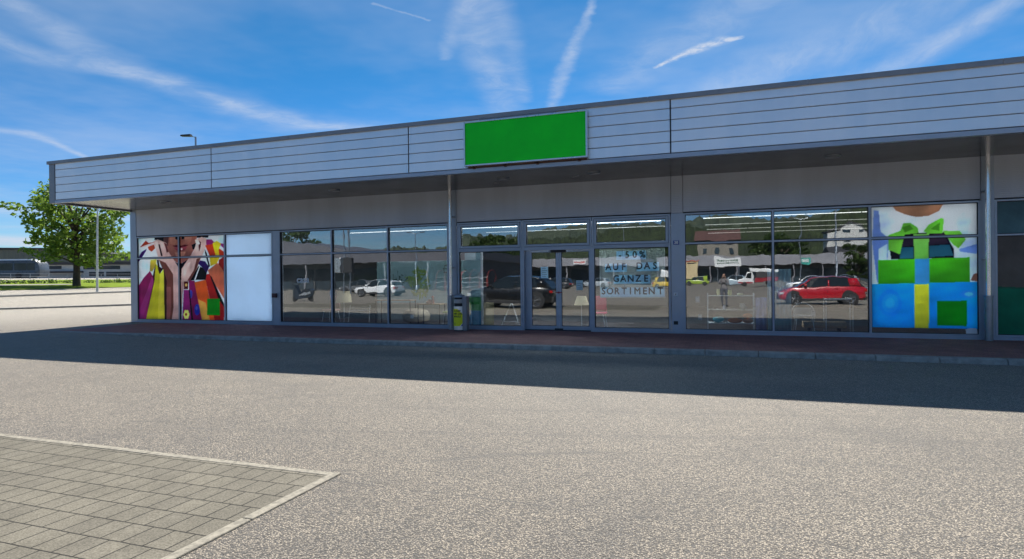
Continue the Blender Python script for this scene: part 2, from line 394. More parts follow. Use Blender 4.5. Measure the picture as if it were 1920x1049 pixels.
M['carglass'] = mat('car_glass', (0.015, 0.02, 0.022), 0.05, 0, 0.1, 1, spec=0.8)
M['zinc'] = mat('zinc_pipe', (0.30, 0.33, 0.37), 0.38, 0.8, 0.12, 5)
M['bright'] = mat('polished_pipe', (0.74, 0.76, 0.80), 0.22, 0.9, 0.06, 3)
M['green_sign'] = mat('green_sign', (0.003, 0.68, 0.022), 0.4, 0, 0.10, 0.8, spec=0.25)
M['silver'] = mat('silver', (0.62, 0.64, 0.66), 0.3, 0.8, 0.05, 4)
M['white'] = mat('white_paint', (0.78, 0.79, 0.80), 0.5, 0, 0.04, 2)
M['film'] = mat('white_film', (0.76, 0.86, 0.97), 0.2, 0, 0.03, 0.8, spec=0.5)
M['print'] = see_through(mat_attr('printed_film', 0.42, 0.35), 0.45); see_through(M['film'], 0.5)
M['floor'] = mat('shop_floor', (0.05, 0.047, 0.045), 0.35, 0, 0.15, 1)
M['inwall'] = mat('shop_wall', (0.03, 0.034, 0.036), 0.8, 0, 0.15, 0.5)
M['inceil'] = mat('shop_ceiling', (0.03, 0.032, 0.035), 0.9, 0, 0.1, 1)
M['tubelight'] = mat('tube_light', (0.9, 0.9, 0.9), 0.5, emit=(1, 0.97, 0.92), estr=1.1)
M['tubelight_far'] = mat('tube_light_far', (0.9, 0.9, 0.9), 0.5, emit=(1, 0.95, 0.85), estr=0.25)
M['backlight_added'] = mat('added_backlight', (0.8, 0.8, 0.8), 0.8, var=0.02, emit=(0.92, 0.96, 1.0), estr=2.1)  # glow of the panels added behind the window films
M['added_fill'] = mat('added_fill', (0.9, 0.9, 0.9), 0.5, emit=(0.86, 0.93, 1.0), estr=6.5)  # for the added lamp rows hidden above the glass
M['added_fill_entrance'] = mat('added_fill_entrance', (0.9, 0.9, 0.9), 0.5, emit=(0.86, 0.93, 1.0), estr=28.0)  # stronger added row that lights the letter cards from behind
M['leaf'] = None
POSTER1=[([(-19.533, 3.228), (-19.061, 3.222), (-18.896, 3.018), (-19.088, 2.997), (-19.304, 3.085), (-19.535, 3.11)], (22, 14, 26), None), ([(-17.556, 3.208), (-16.976, 3.207), (-17.011, 3.103), (-17.306, 3.13), (-17.557, 3.12)], (22, 14, 26), None), ([(-19.084, 3.241), (-17.51, 3.207), (-17.56, 2.979), (-17.656, 2.717), (-17.821, 2.491), (-17.962, 2.352), (-18.244, 2.233), (-18.479, 2.255), (-18.714, 2.421), (-18.878, 2.622), (-18.945, 2.93), (-19.087, 3.06)], (168, 122, 112), (150, 104, 98)), ([(-18.798, 3.177), (-18.512, 3.186), (-18.468, 3.006), (-18.564, 2.901), (-18.777, 2.943)], (192, 152, 140), (172, 128, 116)), ([(-18.089, 3.172), (-17.764, 3.162), (-17.79, 2.986), (-17.93, 2.919), (-18.069, 2.959)], (186, 150, 138), (168, 122, 112)), ([(-18.568, 2.633), (-18.051, 2.638), (-18.147, 2.463), (-18.336, 2.395), (-18.5, 2.47)], (190, 150, 138), (160, 116, 106)), ([(-19.085, 3.205), (-18.845, 3.179), (-18.875, 2.838), (-18.945, 2.93), (-19.063, 3.041)], (110, 70, 70), None), ([(-18.364, 3.137), (-18.374, 3.112), (-18.399, 3.093), (-18.435, 3.083), (-18.475, 3.084), (-18.511, 3.097), (-18.535, 3.117), (-18.544, 3.142), (-18.534, 3.167), (-18.509, 3.186), (-18.473, 3.196), (-18.433, 3.195), (-18.397, 3.182), (-18.373, 3.162)], (22, 14, 26), None), ([(-18.102, 3.137), (-18.109, 3.113), (-18.129, 3.094), (-18.157, 3.084), (-18.188, 3.085), (-18.216, 3.096), (-18.235, 3.117), (-18.242, 3.142), (-18.235, 3.166), (-18.215, 3.185), (-18.186, 3.196), (-18.155, 3.195), (-18.127, 3.183), (-18.108, 3.162)], (22, 14, 26), None), ([(-18.707, 2.869), (-18.469, 2.895), (-18.352, 2.851), (-18.117, 2.892), (-17.896, 2.879), (-18.118, 2.809), (-18.353, 2.803), (-18.518, 2.819)], (100, 36, 48), None), ([(-18.613, 2.809), (-18.329, 2.809), (-17.966, 2.835), (-18.073, 2.701), (-18.332, 2.654), (-18.496, 2.703)], (165, 88, 104), (140, 66, 84)), ([(-18.194, 2.74), (-18.199, 2.724), (-18.211, 2.712), (-18.228, 2.706), (-18.246, 2.706), (-18.263, 2.714), (-18.275, 2.726), (-18.279, 2.742), (-18.274, 2.757), (-18.262, 2.769), (-18.245, 2.776), (-18.227, 2.775), (-18.21, 2.768), (-18.198, 2.755)], (235, 205, 210), None), ([(-17.769, 2.879), (-17.56, 2.944), (-17.633, 2.717), (-17.725, 2.719)], (22, 14, 26), None), ([(-18.714, 2.421), (-18.48, 2.246), (-18.244, 2.23), (-17.939, 2.366), (-18.105, 2.177), (-18.248, 2.001), (-18.265, 1.645), (-18.394, 1.646), (-18.411, 2.111)], (22, 14, 26), None), ([(-19.597, 3.057), (-19.376, 3.123), (-19.088, 3.024), (-18.944, 2.966), (-18.865, 2.658), (-18.643, 2.401), (-18.388, 2.075), (-18.383, 1.646), (-18.394, 0.181), (-19.012, 0.172), (-19.065, 1.399), (-19.105, 1.941), (-19.34, 2.379), (-19.502, 2.855)], (196, 176, 178), (178, 156, 156)), ([(-19.34, 2.379), (-19.003, 2.264), (-18.652, 1.846), (-18.65, 1.218), (-18.646, 0.68), (-18.749, 0.176), (-19.036, 0.172), (-19.056, 1.219), (-19.105, 1.941)], (132, 84, 76), (120, 76, 66)), ([(-18.969, 1.399), (-18.778, 1.398), (-18.765, 0.679), (-18.845, 0.175), (-18.988, 0.172)], (150, 104, 100), None), ([(-19.355, 2.941), (-19.282, 2.939), (-19.144, 2.52), (-19.217, 2.503)], (60, 30, 36), None), ([(-19.088, 3.006), (-18.945, 2.948), (-18.865, 2.658), (-18.95, 2.624), (-18.995, 2.787)], (120, 70, 72), None), ([(-19.257, 3.029), (-19.136, 2.998), (-19.045, 2.662), (-18.951, 2.534), (-19.144, 2.538), (-19.212, 2.793)], (210, 192, 196), (190, 168, 170)), ([(-19.5, 3.036), (-19.378, 3.051), (-19.286, 2.704), (-19.217, 2.485), (-19.386, 2.543)], (212, 196, 200), (190, 170, 172)), ([(-18.289, 1.645), (-17.903, 1.642), (-17.952, 1.465), (-18.139, 1.466), (-18.214, 1.128), (-18.276, 0.183), (-18.335, 0.182)], (176, 150, 152), (130, 100, 100)), ([(-17.627, 3.052), (-17.305, 3.147), (-17.079, 3.088), (-17.129, 2.791), (-17.317, 2.41), (-17.552, 1.992), (-17.787, 1.641), (-17.905, 1.554), (-18.255, 1.556), (-18.275, 1.752), (-18.247, 2.037), (-17.962, 2.352), (-17.703, 2.63), (-17.561, 2.891)], (196, 176, 178), (186, 166, 166)), ([(-17.546, 2.38), (-17.362, 2.411), (-17.551, 2.027), (-17.811, 1.606), (-17.997, 1.607), (-17.667, 1.993)], (132, 84, 76), (118, 70, 64)), ([(-17.467, 3.047), (-17.331, 2.955), (-17.356, 2.798), (-17.427, 2.623), (-17.448, 2.8)], (110, 60, 64), None), ([(-17.605, 3.033), (-17.467, 3.064), (-17.378, 2.904), (-17.47, 2.871), (-17.56, 2.926)], (212, 194, 198), None), ([(-18.224, 2.001), (-18.011, 2.211), (-17.824, 2.279), (-18.015, 1.927), (-18.206, 1.645)], (206, 188, 190), (186, 166, 168)), ([(-19.103, 2.049), (-18.966, 1.615), (-19.0, 0.172), (-19.097, 0.171)], (60, 26, 30), None), ([(-19.743, 2.387), (-19.437, 2.399), (-19.489, 2.164), (-19.664, 1.948), (-19.786, 1.986)], (196, 184, 86), (170, 150, 70)), ([(-19.774, 1.986), (-19.641, 1.802), (-19.519, 1.837), (-19.546, 1.656), (-20.013, 0.158), (-20.399, 0.152), (-20.378, 1.405), (-20.086, 1.734)], (150, 34, 108), (150, 44, 120)), ([(-19.691, 1.766), (-19.57, 1.656), (-19.955, 0.671), (-20.211, 0.155), (-20.386, 0.152), (-20.356, 0.484), (-19.946, 1.22)], (172, 70, 146), (150, 50, 130)), ([(-19.641, 1.802), (-19.488, 2.237), (-19.441, 2.127), (-19.534, 1.656), (-19.963, 0.195), (-20.0, 0.195), (-19.596, 1.583)], (60, 24, 40), None), ([(-19.487, 2.273), (-19.368, 2.126), (-19.3, 1.853), (-19.103, 2.04), (-19.084, 0.171), (-20.013, 0.158), (-19.546, 1.656)], (190, 186, 48), (176, 170, 52)), ([(-19.3, 1.853), (-19.103, 2.04), (-19.084, 0.171), (-19.423, 0.166), (-19.358, 1.219)], (206, 200, 90), (188, 180, 70)), ([(-19.437, 2.381), (-19.34, 2.379), (-19.295, 2.125), (-19.127, 2.05), (-19.3, 1.853), (-19.37, 2.017)], (60, 20, 36), None), ([(-20.268, 2.853), (-19.965, 3.096), (-19.819, 3.005), (-19.561, 3.029), (-19.574, 2.966), (-20.043, 2.869)], (158, 66, 40), None), ([(-20.243, 2.856), (-19.598, 3.012), (-19.549, 2.979), (-20.018, 2.887)], (232, 212, 216), None), ([(-19.87, 2.864), (-19.55, 2.947), (-19.503, 2.8), (-19.677, 2.677), (-19.823, 2.754)], (168, 86, 54), None), ([(-20.361, 2.454), (-20.17, 2.689), (-19.908, 2.801), (-19.972, 2.684), (-20.174, 2.469), (-20.364, 2.289)], (82, 34, 124), None), ([(-17.102, 3.053), (-16.854, 3.046), (-16.766, 2.956), (-16.3, 2.873), (-16.303, 2.7), (-16.456, 2.826), (-17.105, 2.861)], (160, 58, 140), None), ([(-17.151, 2.845), (-16.812, 2.888), (-16.304, 2.597), (-16.307, 2.389), (-16.639, 2.466), (-16.953, 2.472)], (196, 92, 42), (176, 70, 40)), ([(-16.552, 2.325), (-16.307, 2.424), (-16.315, 1.871), (-16.554, 2.169)], (160, 50, 44), None), ([(-16.812, 2.905), (-16.631, 2.99), (-16.433, 2.894), (-16.547, 2.672), (-16.507, 2.393), (-16.643, 2.188), (-16.925, 2.105), (-16.954, 2.403), (-16.684, 2.484), (-16.769, 2.73)], (208, 194, 52), (190, 176, 50)), ([(-17.175, 2.723), (-17.087, 2.58), (-16.936, 2.088), (-17.004, 2.089), (-17.155, 2.564)], (30, 20, 30), None), ([(-17.48, 2.202), (-17.386, 2.324), (-17.159, 2.284), (-16.981, 2.089), (-17.098, 1.863), (-17.276, 2.058)], (66, 30, 120), (50, 22, 96)), ([(-17.458, 2.131), (-17.276, 2.058), (-17.098, 1.863), (-17.124, 1.636), (-17.834, 1.624), (-17.645, 1.887)], (12, 12, 24), None), ([(-17.424, 2.113), (-17.394, 2.095), (-17.614, 1.64), (-17.672, 1.64)], (225, 225, 235), None), ([(-17.051, 1.967), (-16.598, 2.222), (-16.315, 1.906), (-16.328, 0.972), (-16.875, 1.651)], (190, 132, 106), (170, 112, 90)), ([(-17.098, 1.828), (-16.962, 1.844), (-16.572, 0.971), (-16.332, 0.695), (-16.339, 0.211), (-16.762, 0.204), (-16.975, 1.005), (-17.146, 1.636)], (172, 50, 46), (150, 40, 40)), ([(-16.963, 1.809), (-16.874, 1.738), (-16.331, 0.799), (-16.333, 0.678), (-16.572, 0.954)], (25, 15, 25), None), ([(-17.927, 1.625), (-17.649, 1.605), (-17.519, 1.128), (-17.327, 0.196), (-17.74, 0.19), (-17.91, 1.217)], (150, 34, 112), (140, 30, 104)), ([(-17.756, 1.137), (-17.764, 1.072), (-17.785, 1.019), (-17.816, 0.99), (-17.849, 0.99), (-17.878, 1.019), (-17.898, 1.071), (-17.904, 1.137), (-17.896, 1.202), (-17.874, 1.255), (-17.844, 1.284), (-17.811, 1.284), (-17.782, 1.254), (-17.762, 1.202)], (84, 84, 176), None), ([(-17.417, 0.582), (-17.432, 0.494), (-17.469, 0.423), (-17.523, 0.384), (-17.583, 0.383), (-17.636, 0.422), (-17.672, 0.492), (-17.683, 0.58), (-17.669, 0.668), (-17.631, 0.739), (-17.577, 0.779), (-17.517, 0.779), (-17.465, 0.74), (-17.429, 0.67)], (62, 70, 176), None), ([(-17.517, 0.634), (-17.523, 0.604), (-17.539, 0.579), (-17.561, 0.565), (-17.586, 0.565), (-17.607, 0.578), (-17.622, 0.603), (-17.627, 0.634), (-17.621, 0.664), (-17.606, 0.689), (-17.583, 0.703), (-17.559, 0.703), (-17.537, 0.689), (-17.522, 0.665)], (110, 110, 200), None), ([(-17.662, 1.552), (-17.146, 1.636), (-16.975, 0.988), (-16.751, 0.205), (-17.327, 0.196), (-17.565, 1.128)], (196, 120, 54), (186, 104, 50)), ([(-17.499, 0.952), (-17.158, 0.83), (-16.964, 0.202), (-17.327, 0.196)], (196, 168, 100), (186, 160, 90)), ([(-18.165, 1.288), (-17.932, 1.288), (-17.821, 0.189), (-18.252, 0.183)], (156, 52, 136), (140, 40, 120)), ([(-17.932, 1.288), (-17.885, 1.288), (-17.729, 0.191), (-17.821, 0.189)], (40, 16, 36), None), ([(-18.149, 1.591), (-17.951, 1.589), (-17.955, 1.305), (-18.153, 1.306)], (96, 28, 28), None), ([(-17.987, 1.456), (-17.994, 1.433), (-18.01, 1.415), (-18.034, 1.405), (-18.059, 1.405), (-18.083, 1.415), (-18.099, 1.434), (-18.104, 1.457), (-18.098, 1.48), (-18.081, 1.499), (-18.058, 1.509), (-18.032, 1.509), (-18.009, 1.498), (-17.993, 1.48)], (232, 172, 112), None), ([(-17.901, 0.41), (-17.921, 0.357), (-17.967, 0.335), (-18.013, 0.356), (-18.031, 0.408), (-18.012, 0.461), (-17.965, 0.484), (-17.919, 0.462)], (204, 206, 138), None), ([(-17.944, 0.32), (-17.964, 0.267), (-18.011, 0.245), (-18.056, 0.266), (-18.075, 0.319), (-18.055, 0.372), (-18.008, 0.394), (-17.963, 0.373)], (204, 206, 138), None), ([(-18.028, 0.319), (-18.048, 0.266), (-18.095, 0.244), (-18.141, 0.265), (-18.159, 0.318), (-18.139, 0.371), (-18.092, 0.393), (-18.046, 0.372)], (204, 206, 138), None), ([(-18.069, 0.408), (-18.089, 0.355), (-18.135, 0.332), (-18.181, 0.354), (-18.2, 0.407), (-18.18, 0.46), (-18.133, 0.482), (-18.087, 0.461)], (204, 206, 138), None), ([(-18.025, 0.498), (-18.045, 0.445), (-18.092, 0.422), (-18.138, 0.444), (-18.156, 0.496), (-18.136, 0.55), (-18.09, 0.572), (-18.044, 0.55)], (204, 206, 138), None), ([(-17.942, 0.498), (-17.962, 0.446), (-18.008, 0.423), (-18.054, 0.445), (-18.072, 0.497), (-18.052, 0.55), (-18.006, 0.572), (-17.96, 0.551)], (204, 206, 138), None), ([(-18.01, 0.409), (-18.016, 0.385), (-18.032, 0.367), (-18.055, 0.356), (-18.08, 0.356), (-18.102, 0.366), (-18.117, 0.384), (-18.122, 0.407), (-18.117, 0.431), (-18.101, 0.449), (-18.078, 0.46), (-18.053, 0.46), (-18.031, 0.45), (-18.016, 0.432)], (150, 60, 40), None), ([(-17.088, 0.97), (-16.517, 0.971), (-16.525, 0.399), (-17.097, 0.392)], (26, 146, 36), None)]
POSTER2=[([(3.373, 3.117), (3.479, 3.092), (3.512, 2.601), (3.687, 2.433), (3.609, 1.397), (3.432, 1.398), (3.338, 2.321)], (140, 166, 214), (120, 150, 200)), ([(5.022, 2.863), (5.188, 3.012), (5.351, 3.044), (5.216, 2.424), (5.084, 2.271)], (196, 214, 240), (176, 200, 236)), ([(5.067, 2.154), (5.427, 2.261), (5.426, 2.028), (5.083, 2.094)], (140, 170, 220), None), ([(3.473, 2.194), (3.651, 2.312), (3.63, 1.824), (3.471, 1.949)], (184, 206, 240), None), ([(3.746, 3.201), (4.791, 3.221), (4.69, 3.036), (4.486, 2.934), (4.247, 2.912), (4.006, 2.987), (3.832, 3.076)], (176, 152, 134), (164, 140, 124)), ([(3.693, 2.189), (4.003, 2.544), (4.787, 2.545), (4.968, 2.156), (4.97, 1.959), (3.726, 1.936)], (30, 28, 46), None), ([(3.931, 2.215), (4.174, 2.225), (4.172, 1.96), (3.894, 1.957)], (52, 112, 136), (66, 128, 150)), ([(4.488, 2.24), (4.885, 2.257), (4.957, 2.007), (4.487, 1.977)], (52, 112, 136), (66, 128, 150)), ([(4.003, 2.483), (4.176, 2.49), (4.174, 2.257), (3.938, 2.231)], (66, 54, 78), None), ([(4.49, 2.499), (4.787, 2.509), (4.872, 2.277), (4.489, 2.256)], (92, 76, 100), (60, 50, 74)), ([(4.176, 2.518), (4.484, 2.527), (4.48, 1.937), (4.189, 1.943)], (146, 190, 124), (130, 178, 110)), ([(3.67, 2.514), (3.916, 2.607), (3.97, 2.779), (4.109, 2.789), (4.263, 2.675), (4.286, 2.542), (4.003, 2.515), (3.902, 2.054), (3.668, 2.169)], (124, 182, 84), (140, 190, 100)), ([(3.952, 2.687), (4.108, 2.741), (4.177, 2.638), (4.003, 2.564)], (96, 150, 60), None), ([(4.375, 2.579), (4.485, 2.734), (4.722, 2.876), (4.782, 2.853), (4.753, 2.526), (4.484, 2.515)], (124, 182, 84), (136, 190, 96)), ([(4.518, 2.626), (4.705, 2.777), (4.687, 2.58)], (98, 154, 62), None), ([(4.754, 2.577), (5.086, 2.566), (5.2, 2.366), (5.057, 2.166), (4.952, 2.255), (4.787, 2.509)], (144, 198, 104), (130, 186, 90)), ([(3.46, 1.929), (5.272, 1.961), (5.269, 1.37), (3.449, 1.357)], (104, 182, 56), (80, 156, 44)), ([(4.199, 1.943), (4.486, 1.949), (4.483, 1.371), (4.202, 1.361)], (82, 156, 196), (96, 160, 200)), ([(3.317, 1.358), (5.428, 1.404), (5.421, 0.324), (3.309, 0.312)], (40, 164, 220), (36, 152, 212)), ([(3.939, 0.91), (3.914, 0.77), (3.846, 0.656), (3.747, 0.593), (3.637, 0.591), (3.538, 0.653), (3.47, 0.766), (3.446, 0.908), (3.472, 1.05), (3.542, 1.163), (3.641, 1.226), (3.751, 1.226), (3.849, 1.163), (3.916, 1.05)], (42, 150, 216), None), ([(3.866, 0.91), (3.848, 0.811), (3.8, 0.732), (3.731, 0.687), (3.654, 0.687), (3.585, 0.73), (3.537, 0.809), (3.521, 0.908), (3.539, 1.007), (3.587, 1.087), (3.657, 1.131), (3.734, 1.131), (3.803, 1.087), (3.85, 1.008)], (50, 158, 220), None), ([(3.793, 0.909), (3.782, 0.853), (3.755, 0.808), (3.715, 0.782), (3.671, 0.782), (3.632, 0.807), (3.605, 0.852), (3.595, 0.908), (3.605, 0.965), (3.633, 1.01), (3.673, 1.036), (3.717, 1.036), (3.756, 1.011), (3.783, 0.966)], (64, 166, 224), None), ([(5.43, 1.124), (5.411, 1.08), (5.361, 1.044), (5.287, 1.025), (5.206, 1.024), (5.132, 1.044), (5.081, 1.079), (5.063, 1.124), (5.082, 1.168), (5.133, 1.204), (5.207, 1.223), (5.289, 1.223), (5.362, 1.203), (5.412, 1.168)], (52, 156, 218), None), ([(5.384, 1.124), (5.371, 1.091), (5.332, 1.064), (5.277, 1.049), (5.216, 1.049), (5.161, 1.064), (5.123, 1.091), (5.109, 1.124), (5.123, 1.157), (5.162, 1.184), (5.217, 1.198), (5.278, 1.198), (5.333, 1.183), (5.371, 1.157)], (66, 152, 216), None), ([(5.33, 1.124), (5.321, 1.104), (5.298, 1.088), (5.265, 1.079), (5.229, 1.079), (5.196, 1.088), (5.173, 1.104), (5.165, 1.124), (5.173, 1.144), (5.196, 1.16), (5.229, 1.168), (5.266, 1.168), (5.299, 1.159), (5.322, 1.144)], (110, 180, 228), None), ([(4.192, 1.353), (4.482, 1.359), (4.469, 0.314), (4.188, 0.317)], (190, 198, 84), (176, 186, 76)), ([(5.275, 1.437), (5.342, 1.581), (5.429, 1.599), (5.428, 1.404)], (148, 120, 108), None), ([(4.632, 0.965), (5.214, 0.975), (5.203, 0.395), (4.628, 0.397)], (26, 146, 40), None)]
POSTER3=[([(5.7, 0.18), (9, 0.18), (9, 2.44), (5.7, 2.44)], (98, 96, 98), (122, 116, 108)), ([(5.7, 0.18), (9, 0.18), (9, 1.12), (7, 1.2), (6.3, 1.27), (5.7, 1.3)], (12, 138, 108), (8, 122, 94)), ([(5.7, 1.26), (6.3, 1.23), (7, 1.16), (9, 1.09), (9, 1.12), (7, 1.2), (6.3, 1.27), (5.7, 1.3)], (30, 110, 90), None), ([(5.7, 2.47), (9, 2.47), (9, 3.2), (5.7, 3.2)], (78, 116, 134), (90, 132, 150))]
# ------------------------------------------------------------------ ground
def sst(a, b, x):
    t = min(1.0, max(0.0, (x - a) / (b - a))); return t * t * (3 - 2 * t)
PU = [13, 19, 33, 45, 54, 70, 113, 200, 400]; PZ = [0, .095, .25, .8, 1.25, 1.6, 2.35, 2.5, 2.6]
def gz(x, y):
    pr = float(np.interp(-x, PU, PZ))
    return pr * (sst(-10, -5, y) if x > -22 else sst(-12, 2, y))
def sheet(xs, ys, dz=0.0, keep=None):
    mb = MB(); ids = {}
    for i, x in enumerate(xs):
        for j, y in enumerate(ys):
            ids[i, j] = len(mb.v); mb.v.append((x, y, gz(x, y) + dz))
    for i in range(len(xs) - 1):
        for j in range(len(ys) - 1):
            if keep and not keep((xs[i] + xs[i + 1]) / 2, (ys[j] + ys[j + 1]) / 2): continue
            mb.f.append([ids[i, j], ids[i + 1, j], ids[i + 1, j + 1], ids[i, j + 1]]); mb.m.append(0)
    return mb
def strip(pts, width, dz, zthick=0.0, n=30):
    """a band laid over the terrain along pts (x, y), width given by an offset vector"""
    mb = MB()
    P_ = []
    for (x0, y0), (x1, y1) in zip(pts[:-1], pts[1:]):
        for k in range(n): t = k / n; P_.append((x0 + (x1 - x0) * t, y0 + (y1 - y0) * t))
    P_.append(pts[-1])
    ox, oy = width
    for (xa, ya), (xb, yb) in zip(P_[:-1], P_[1:]):
        q = [(xa, ya), (xb, yb), (xb + ox, yb + oy), (xa + ox, ya + oy)]
        top = [(a, b, gz(a, b) + dz + zthick) for a, b in q]
        mb.face(top)
        if zthick:
            bot = [(a, b, gz(a, b) - 0.05) for a, b in q]
            mb.face([bot[0], bot[1], top[1], top[0]]); mb.face([bot[3], bot[2], top[2], top[3]])
    return mb
gx = sorted(set([-900, -600, -400, -300, -240] + list(range(-200, -60, 6)) + list(range(-60, -10, 2)) + list(range(-10, 31, 5)) + [40, 60, 100, 200, 400, 900]))
gy = sorted(set([-900, -500, -300, -200, -140, -100, -80, -60, -40, -30, -24, -18, -14, -12, -10] + [-9 + k for k in range(0, 12)] + list(range(4, 60, 3)) + list(range(60, 200, 10)) + [250, 350, 500, 900]))
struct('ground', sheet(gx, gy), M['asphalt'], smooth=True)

# parking bay paving in the left foreground with its concrete edging
mb = MB(); mb.box(-60, -3.055, -17.3, -12.155, -0.05, 0.006); struct('parking_paving', mb, M['paving'])
mb = MB()
x = -3.055
while x > -60:
    L = 1.0; mb.box(x - L + 0.006, x, -12.155, -12.075, -0.1, 0.011 + rnd.uniform(-.002, .002)); x -= L
y = -12.075
while y > -17.3:
    mb.box(-3.055, -2.975, y - 1.0 + 0.006, y, -0.1, 0.013 + rnd.uniform(-.002, .002)); y -= 1.0
o = struct('paving_edging', mb, M['kerb_light'], bevel=0.008)

# pavement under the canopy with its kerb
mb = MB(); mb.box(-20.36, 30, -3.42, 0.6, -0.1, 0.100); struct('pavement', mb, M['pavers'])
mb = MB(); x = -20.36; k = 0
while x < 30:
    L = 1.0
    mb.prism([(-3.42, -0.1), (-3.42, .102), (-3.54, .102), (-3.60, .085), (-3.635, -0.1)], 'x', x, x + L - 0.012); x += L; k += 1
struct('kerb', mb, M['kerb'], bevel=0.006)
# gutter strip of cast concrete before the kerb
# left: two low kerbs, road beyond, verge
M['grass'] = mat('grass', (0.155, 0.215, 0.022), 0.95, 0, 0.35, 0.7, 0.05, 4, spec=0.05)
M['hedge'] = mat('hedge_leaf', (0.035, 0.065, 0.018), 0.9, 0, 0.5, 3)
M['road'] = mat('road', (0.25, 0.235, 0.205), 0.9, 0, 0.08, 0.4, 0.004, 30)
def ext(a, b, s0, s1):
    d = (b[0] - a[0], b[1] - a[1]); return [(a[0] - d[0] * s0, a[1] - d[1] * s0), (b[0] + d[0] * s1, b[1] + d[1] * s1)]
k1 = ext((-33.44, 3.13), (-31.69, 8.57), 2.0, 3)
k2 = ext((-42.7, 8.5), (-43.87, 18.15), 1.2, 2)
struct('kerb_road_near', strip(k1, (-0.22, 0), 0.0, 0.10), M['kerb'])
struct('kerb_road_far', strip(k2, (-0.3, 0), 0.0, 0.12), M['kerb'])
g1 = ext((-49.61, 12.52), (-50.71, 23.52), 1.5, 3)
g2 = ext((-57.27, 16.96), (-55.94, 21.25), 4, 8)
def band(a, b, dz, n=40, m=8):
    mb = MB(); ids = {}
    for i in range(n + 1):
        t = i / n; pa = [a[0][q] + (a[1][q] - a[0][q]) * t for q in (0, 1)]; pb = [b[0][q] + (b[1][q] - b[0][q]) * t for q in (0, 1)]
        for j in range(m + 1):
            s_ = j / m; x_, y_ = pa[0] + (pb[0] - pa[0]) * s_, pa[1] + (pb[1] - pa[1]) * s_
            ids[i, j] = len(mb.v); mb.v.append((x_, y_, gz(x_, y_) + dz))
    for i in range(n):
        for j in range(m): mb.f.append([ids[i, j], ids[i + 1, j], ids[i + 1, j + 1], ids[i, j + 1]]); mb.m.append(0)
    return mb
gfar = [(-92, -10), (-84, 110)]
tag(struct('grass_verge', band(g1, gfar, 0.04, 50, 20), M['grass'], smooth=True), kind='structure')
p1 = [(-57.6, 12), (-57.2, 30)]; p2 = [(-62.2, 12), (-61.2, 30)]
struct('path', band([(-57.3, 4), (-56.3, 23.0)], [(-61.6, 4), (-59.2, 23.6)], 0.075, 20, 4), M['road'])

# ------------------------------------------------------------------ the shop
shop = thing('shop_building', (-20.68, 0, 0.1), 'long flat roofed grey metal clad shop with wide canopy and full height windows', 'building')
Z0, SOF, TOP = 0.1, 4.22, 5.53
X0, X1 = -20.68, 24.0
# walls
mb = MB()
mb.box(X0, X0 + 0.25, 0.25, 40, Z0, SOF + .9)          # left side
mb.box(X1 - .25, X1, 0.25, 40, Z0, SOF + .9)
mb.box(X0, X1, 40, 40.25, Z0, SOF + .9)
mb.build('side_wall', M['spandrel'], shop)
for a, b, c_, d_ in ((X0 + .01, X0 + .30, .26, SOF), (-14.19, -13.94, .2, 3.24), (-7.72, -7.46, .2, SOF), (-1.29, -0.985, .2, 3.24), (5.47, 5.72, .2, SOF)):
    mb = MB(); mb.box(a, b, -0.012, c_, Z0, d_); mb.build('pier', M['frame'], shop)
for a, b in ((X0 + .30, -7.72), (-7.46, -1.29), (-0.985, 5.47), (5.72, X1)):
    mb = MB(); mb.box(a + .006, b - .006, 0.0, 0.2, 3.27, SOF); mb.build('cladding_panel', M['spandrel'], shop)
mb = MB(); mb.box(-1.284, -0.991, 0.004, .2, 3.25, SOF); mb.build('cladding_panel', M['spandrel'], shop)
mb = MB(); mb.box(X0 + .2, X1, 0.06, .2, 3.2, 3.30); mb.box(X0 + .2, X1, .21, .25, 3.22, 4.3); mb.box(X0, X1, .03, .2, Z0, Z0 + .02); mb.build('lintel', M['dark'], shop)
# soffit, fascia, roof
mb = MB(); mb.box(X0 + .02, X1, -2.78, 0.3, SOF, SOF + .05); mb.build('soffit', M['soffit'], shop)
mb = MB(); mb.box(X0 + .05, X1, -2.70, 40.2, SOF + .9, TOP - .08); mb.build('roof', M['trim'], shop)
zb = [4.265, 4.505, 4.747, 4.99, 5.236, 5.45]
xs = [-20.42, -13.9, -7.48, -1.06, 5.36, 11.78, 18.2, X1]
for a, b in zip(xs[:-1], xs[1:]):
    mb = MB()
    for z0, z1 in zip(zb[:-1], zb[1:]): mb.prism([(-2.80, z0 + .018), (-2.80, z1 - .008), (-2.792, z1), (-2.70, z1), (-2.70, z0 + .012), (-2.792, z0 + .012)], 'x', a + .016, b - .016)
    mb.build('fascia_panel', M['fascia'], shop)
mb = MB(); mb.box(X0 + .1, X1, -2.74, -2.69, 4.2, 5.46); mb.build('fascia_backing', mat('backing', (.06, .065, .08), .7), shop)
mb = MB(); mb.box(X0, -20.425, -2.815, -2.70, 4.17, 5.43); mb.box(X0, X0 + .10, -2.70, 0.26, 4.17, 5.43); mb.box(X0, X0 + .1, 0.26, 40.3, SOF + .3, 5.43); mb.build('corner_trim', M['trim'], shop)
mb = MB(); mb.box(-20.425, X1, -2.812, -2.70, 4.165, 4.257); mb.build('drip_edge', M['frame'], shop)
mb = MB()
x = X0 - .05
while x < X1:
    b = min(x + 3.2, X1 + .05); mb.box(x + .004, b - .004, -2.86, -2.4, 5.43, TOP); x = b
mb.box(X0 - .05, X0 + .25, -2.4, 40.3, 5.43, TOP); mb.build('coping', M['trim'], shop)
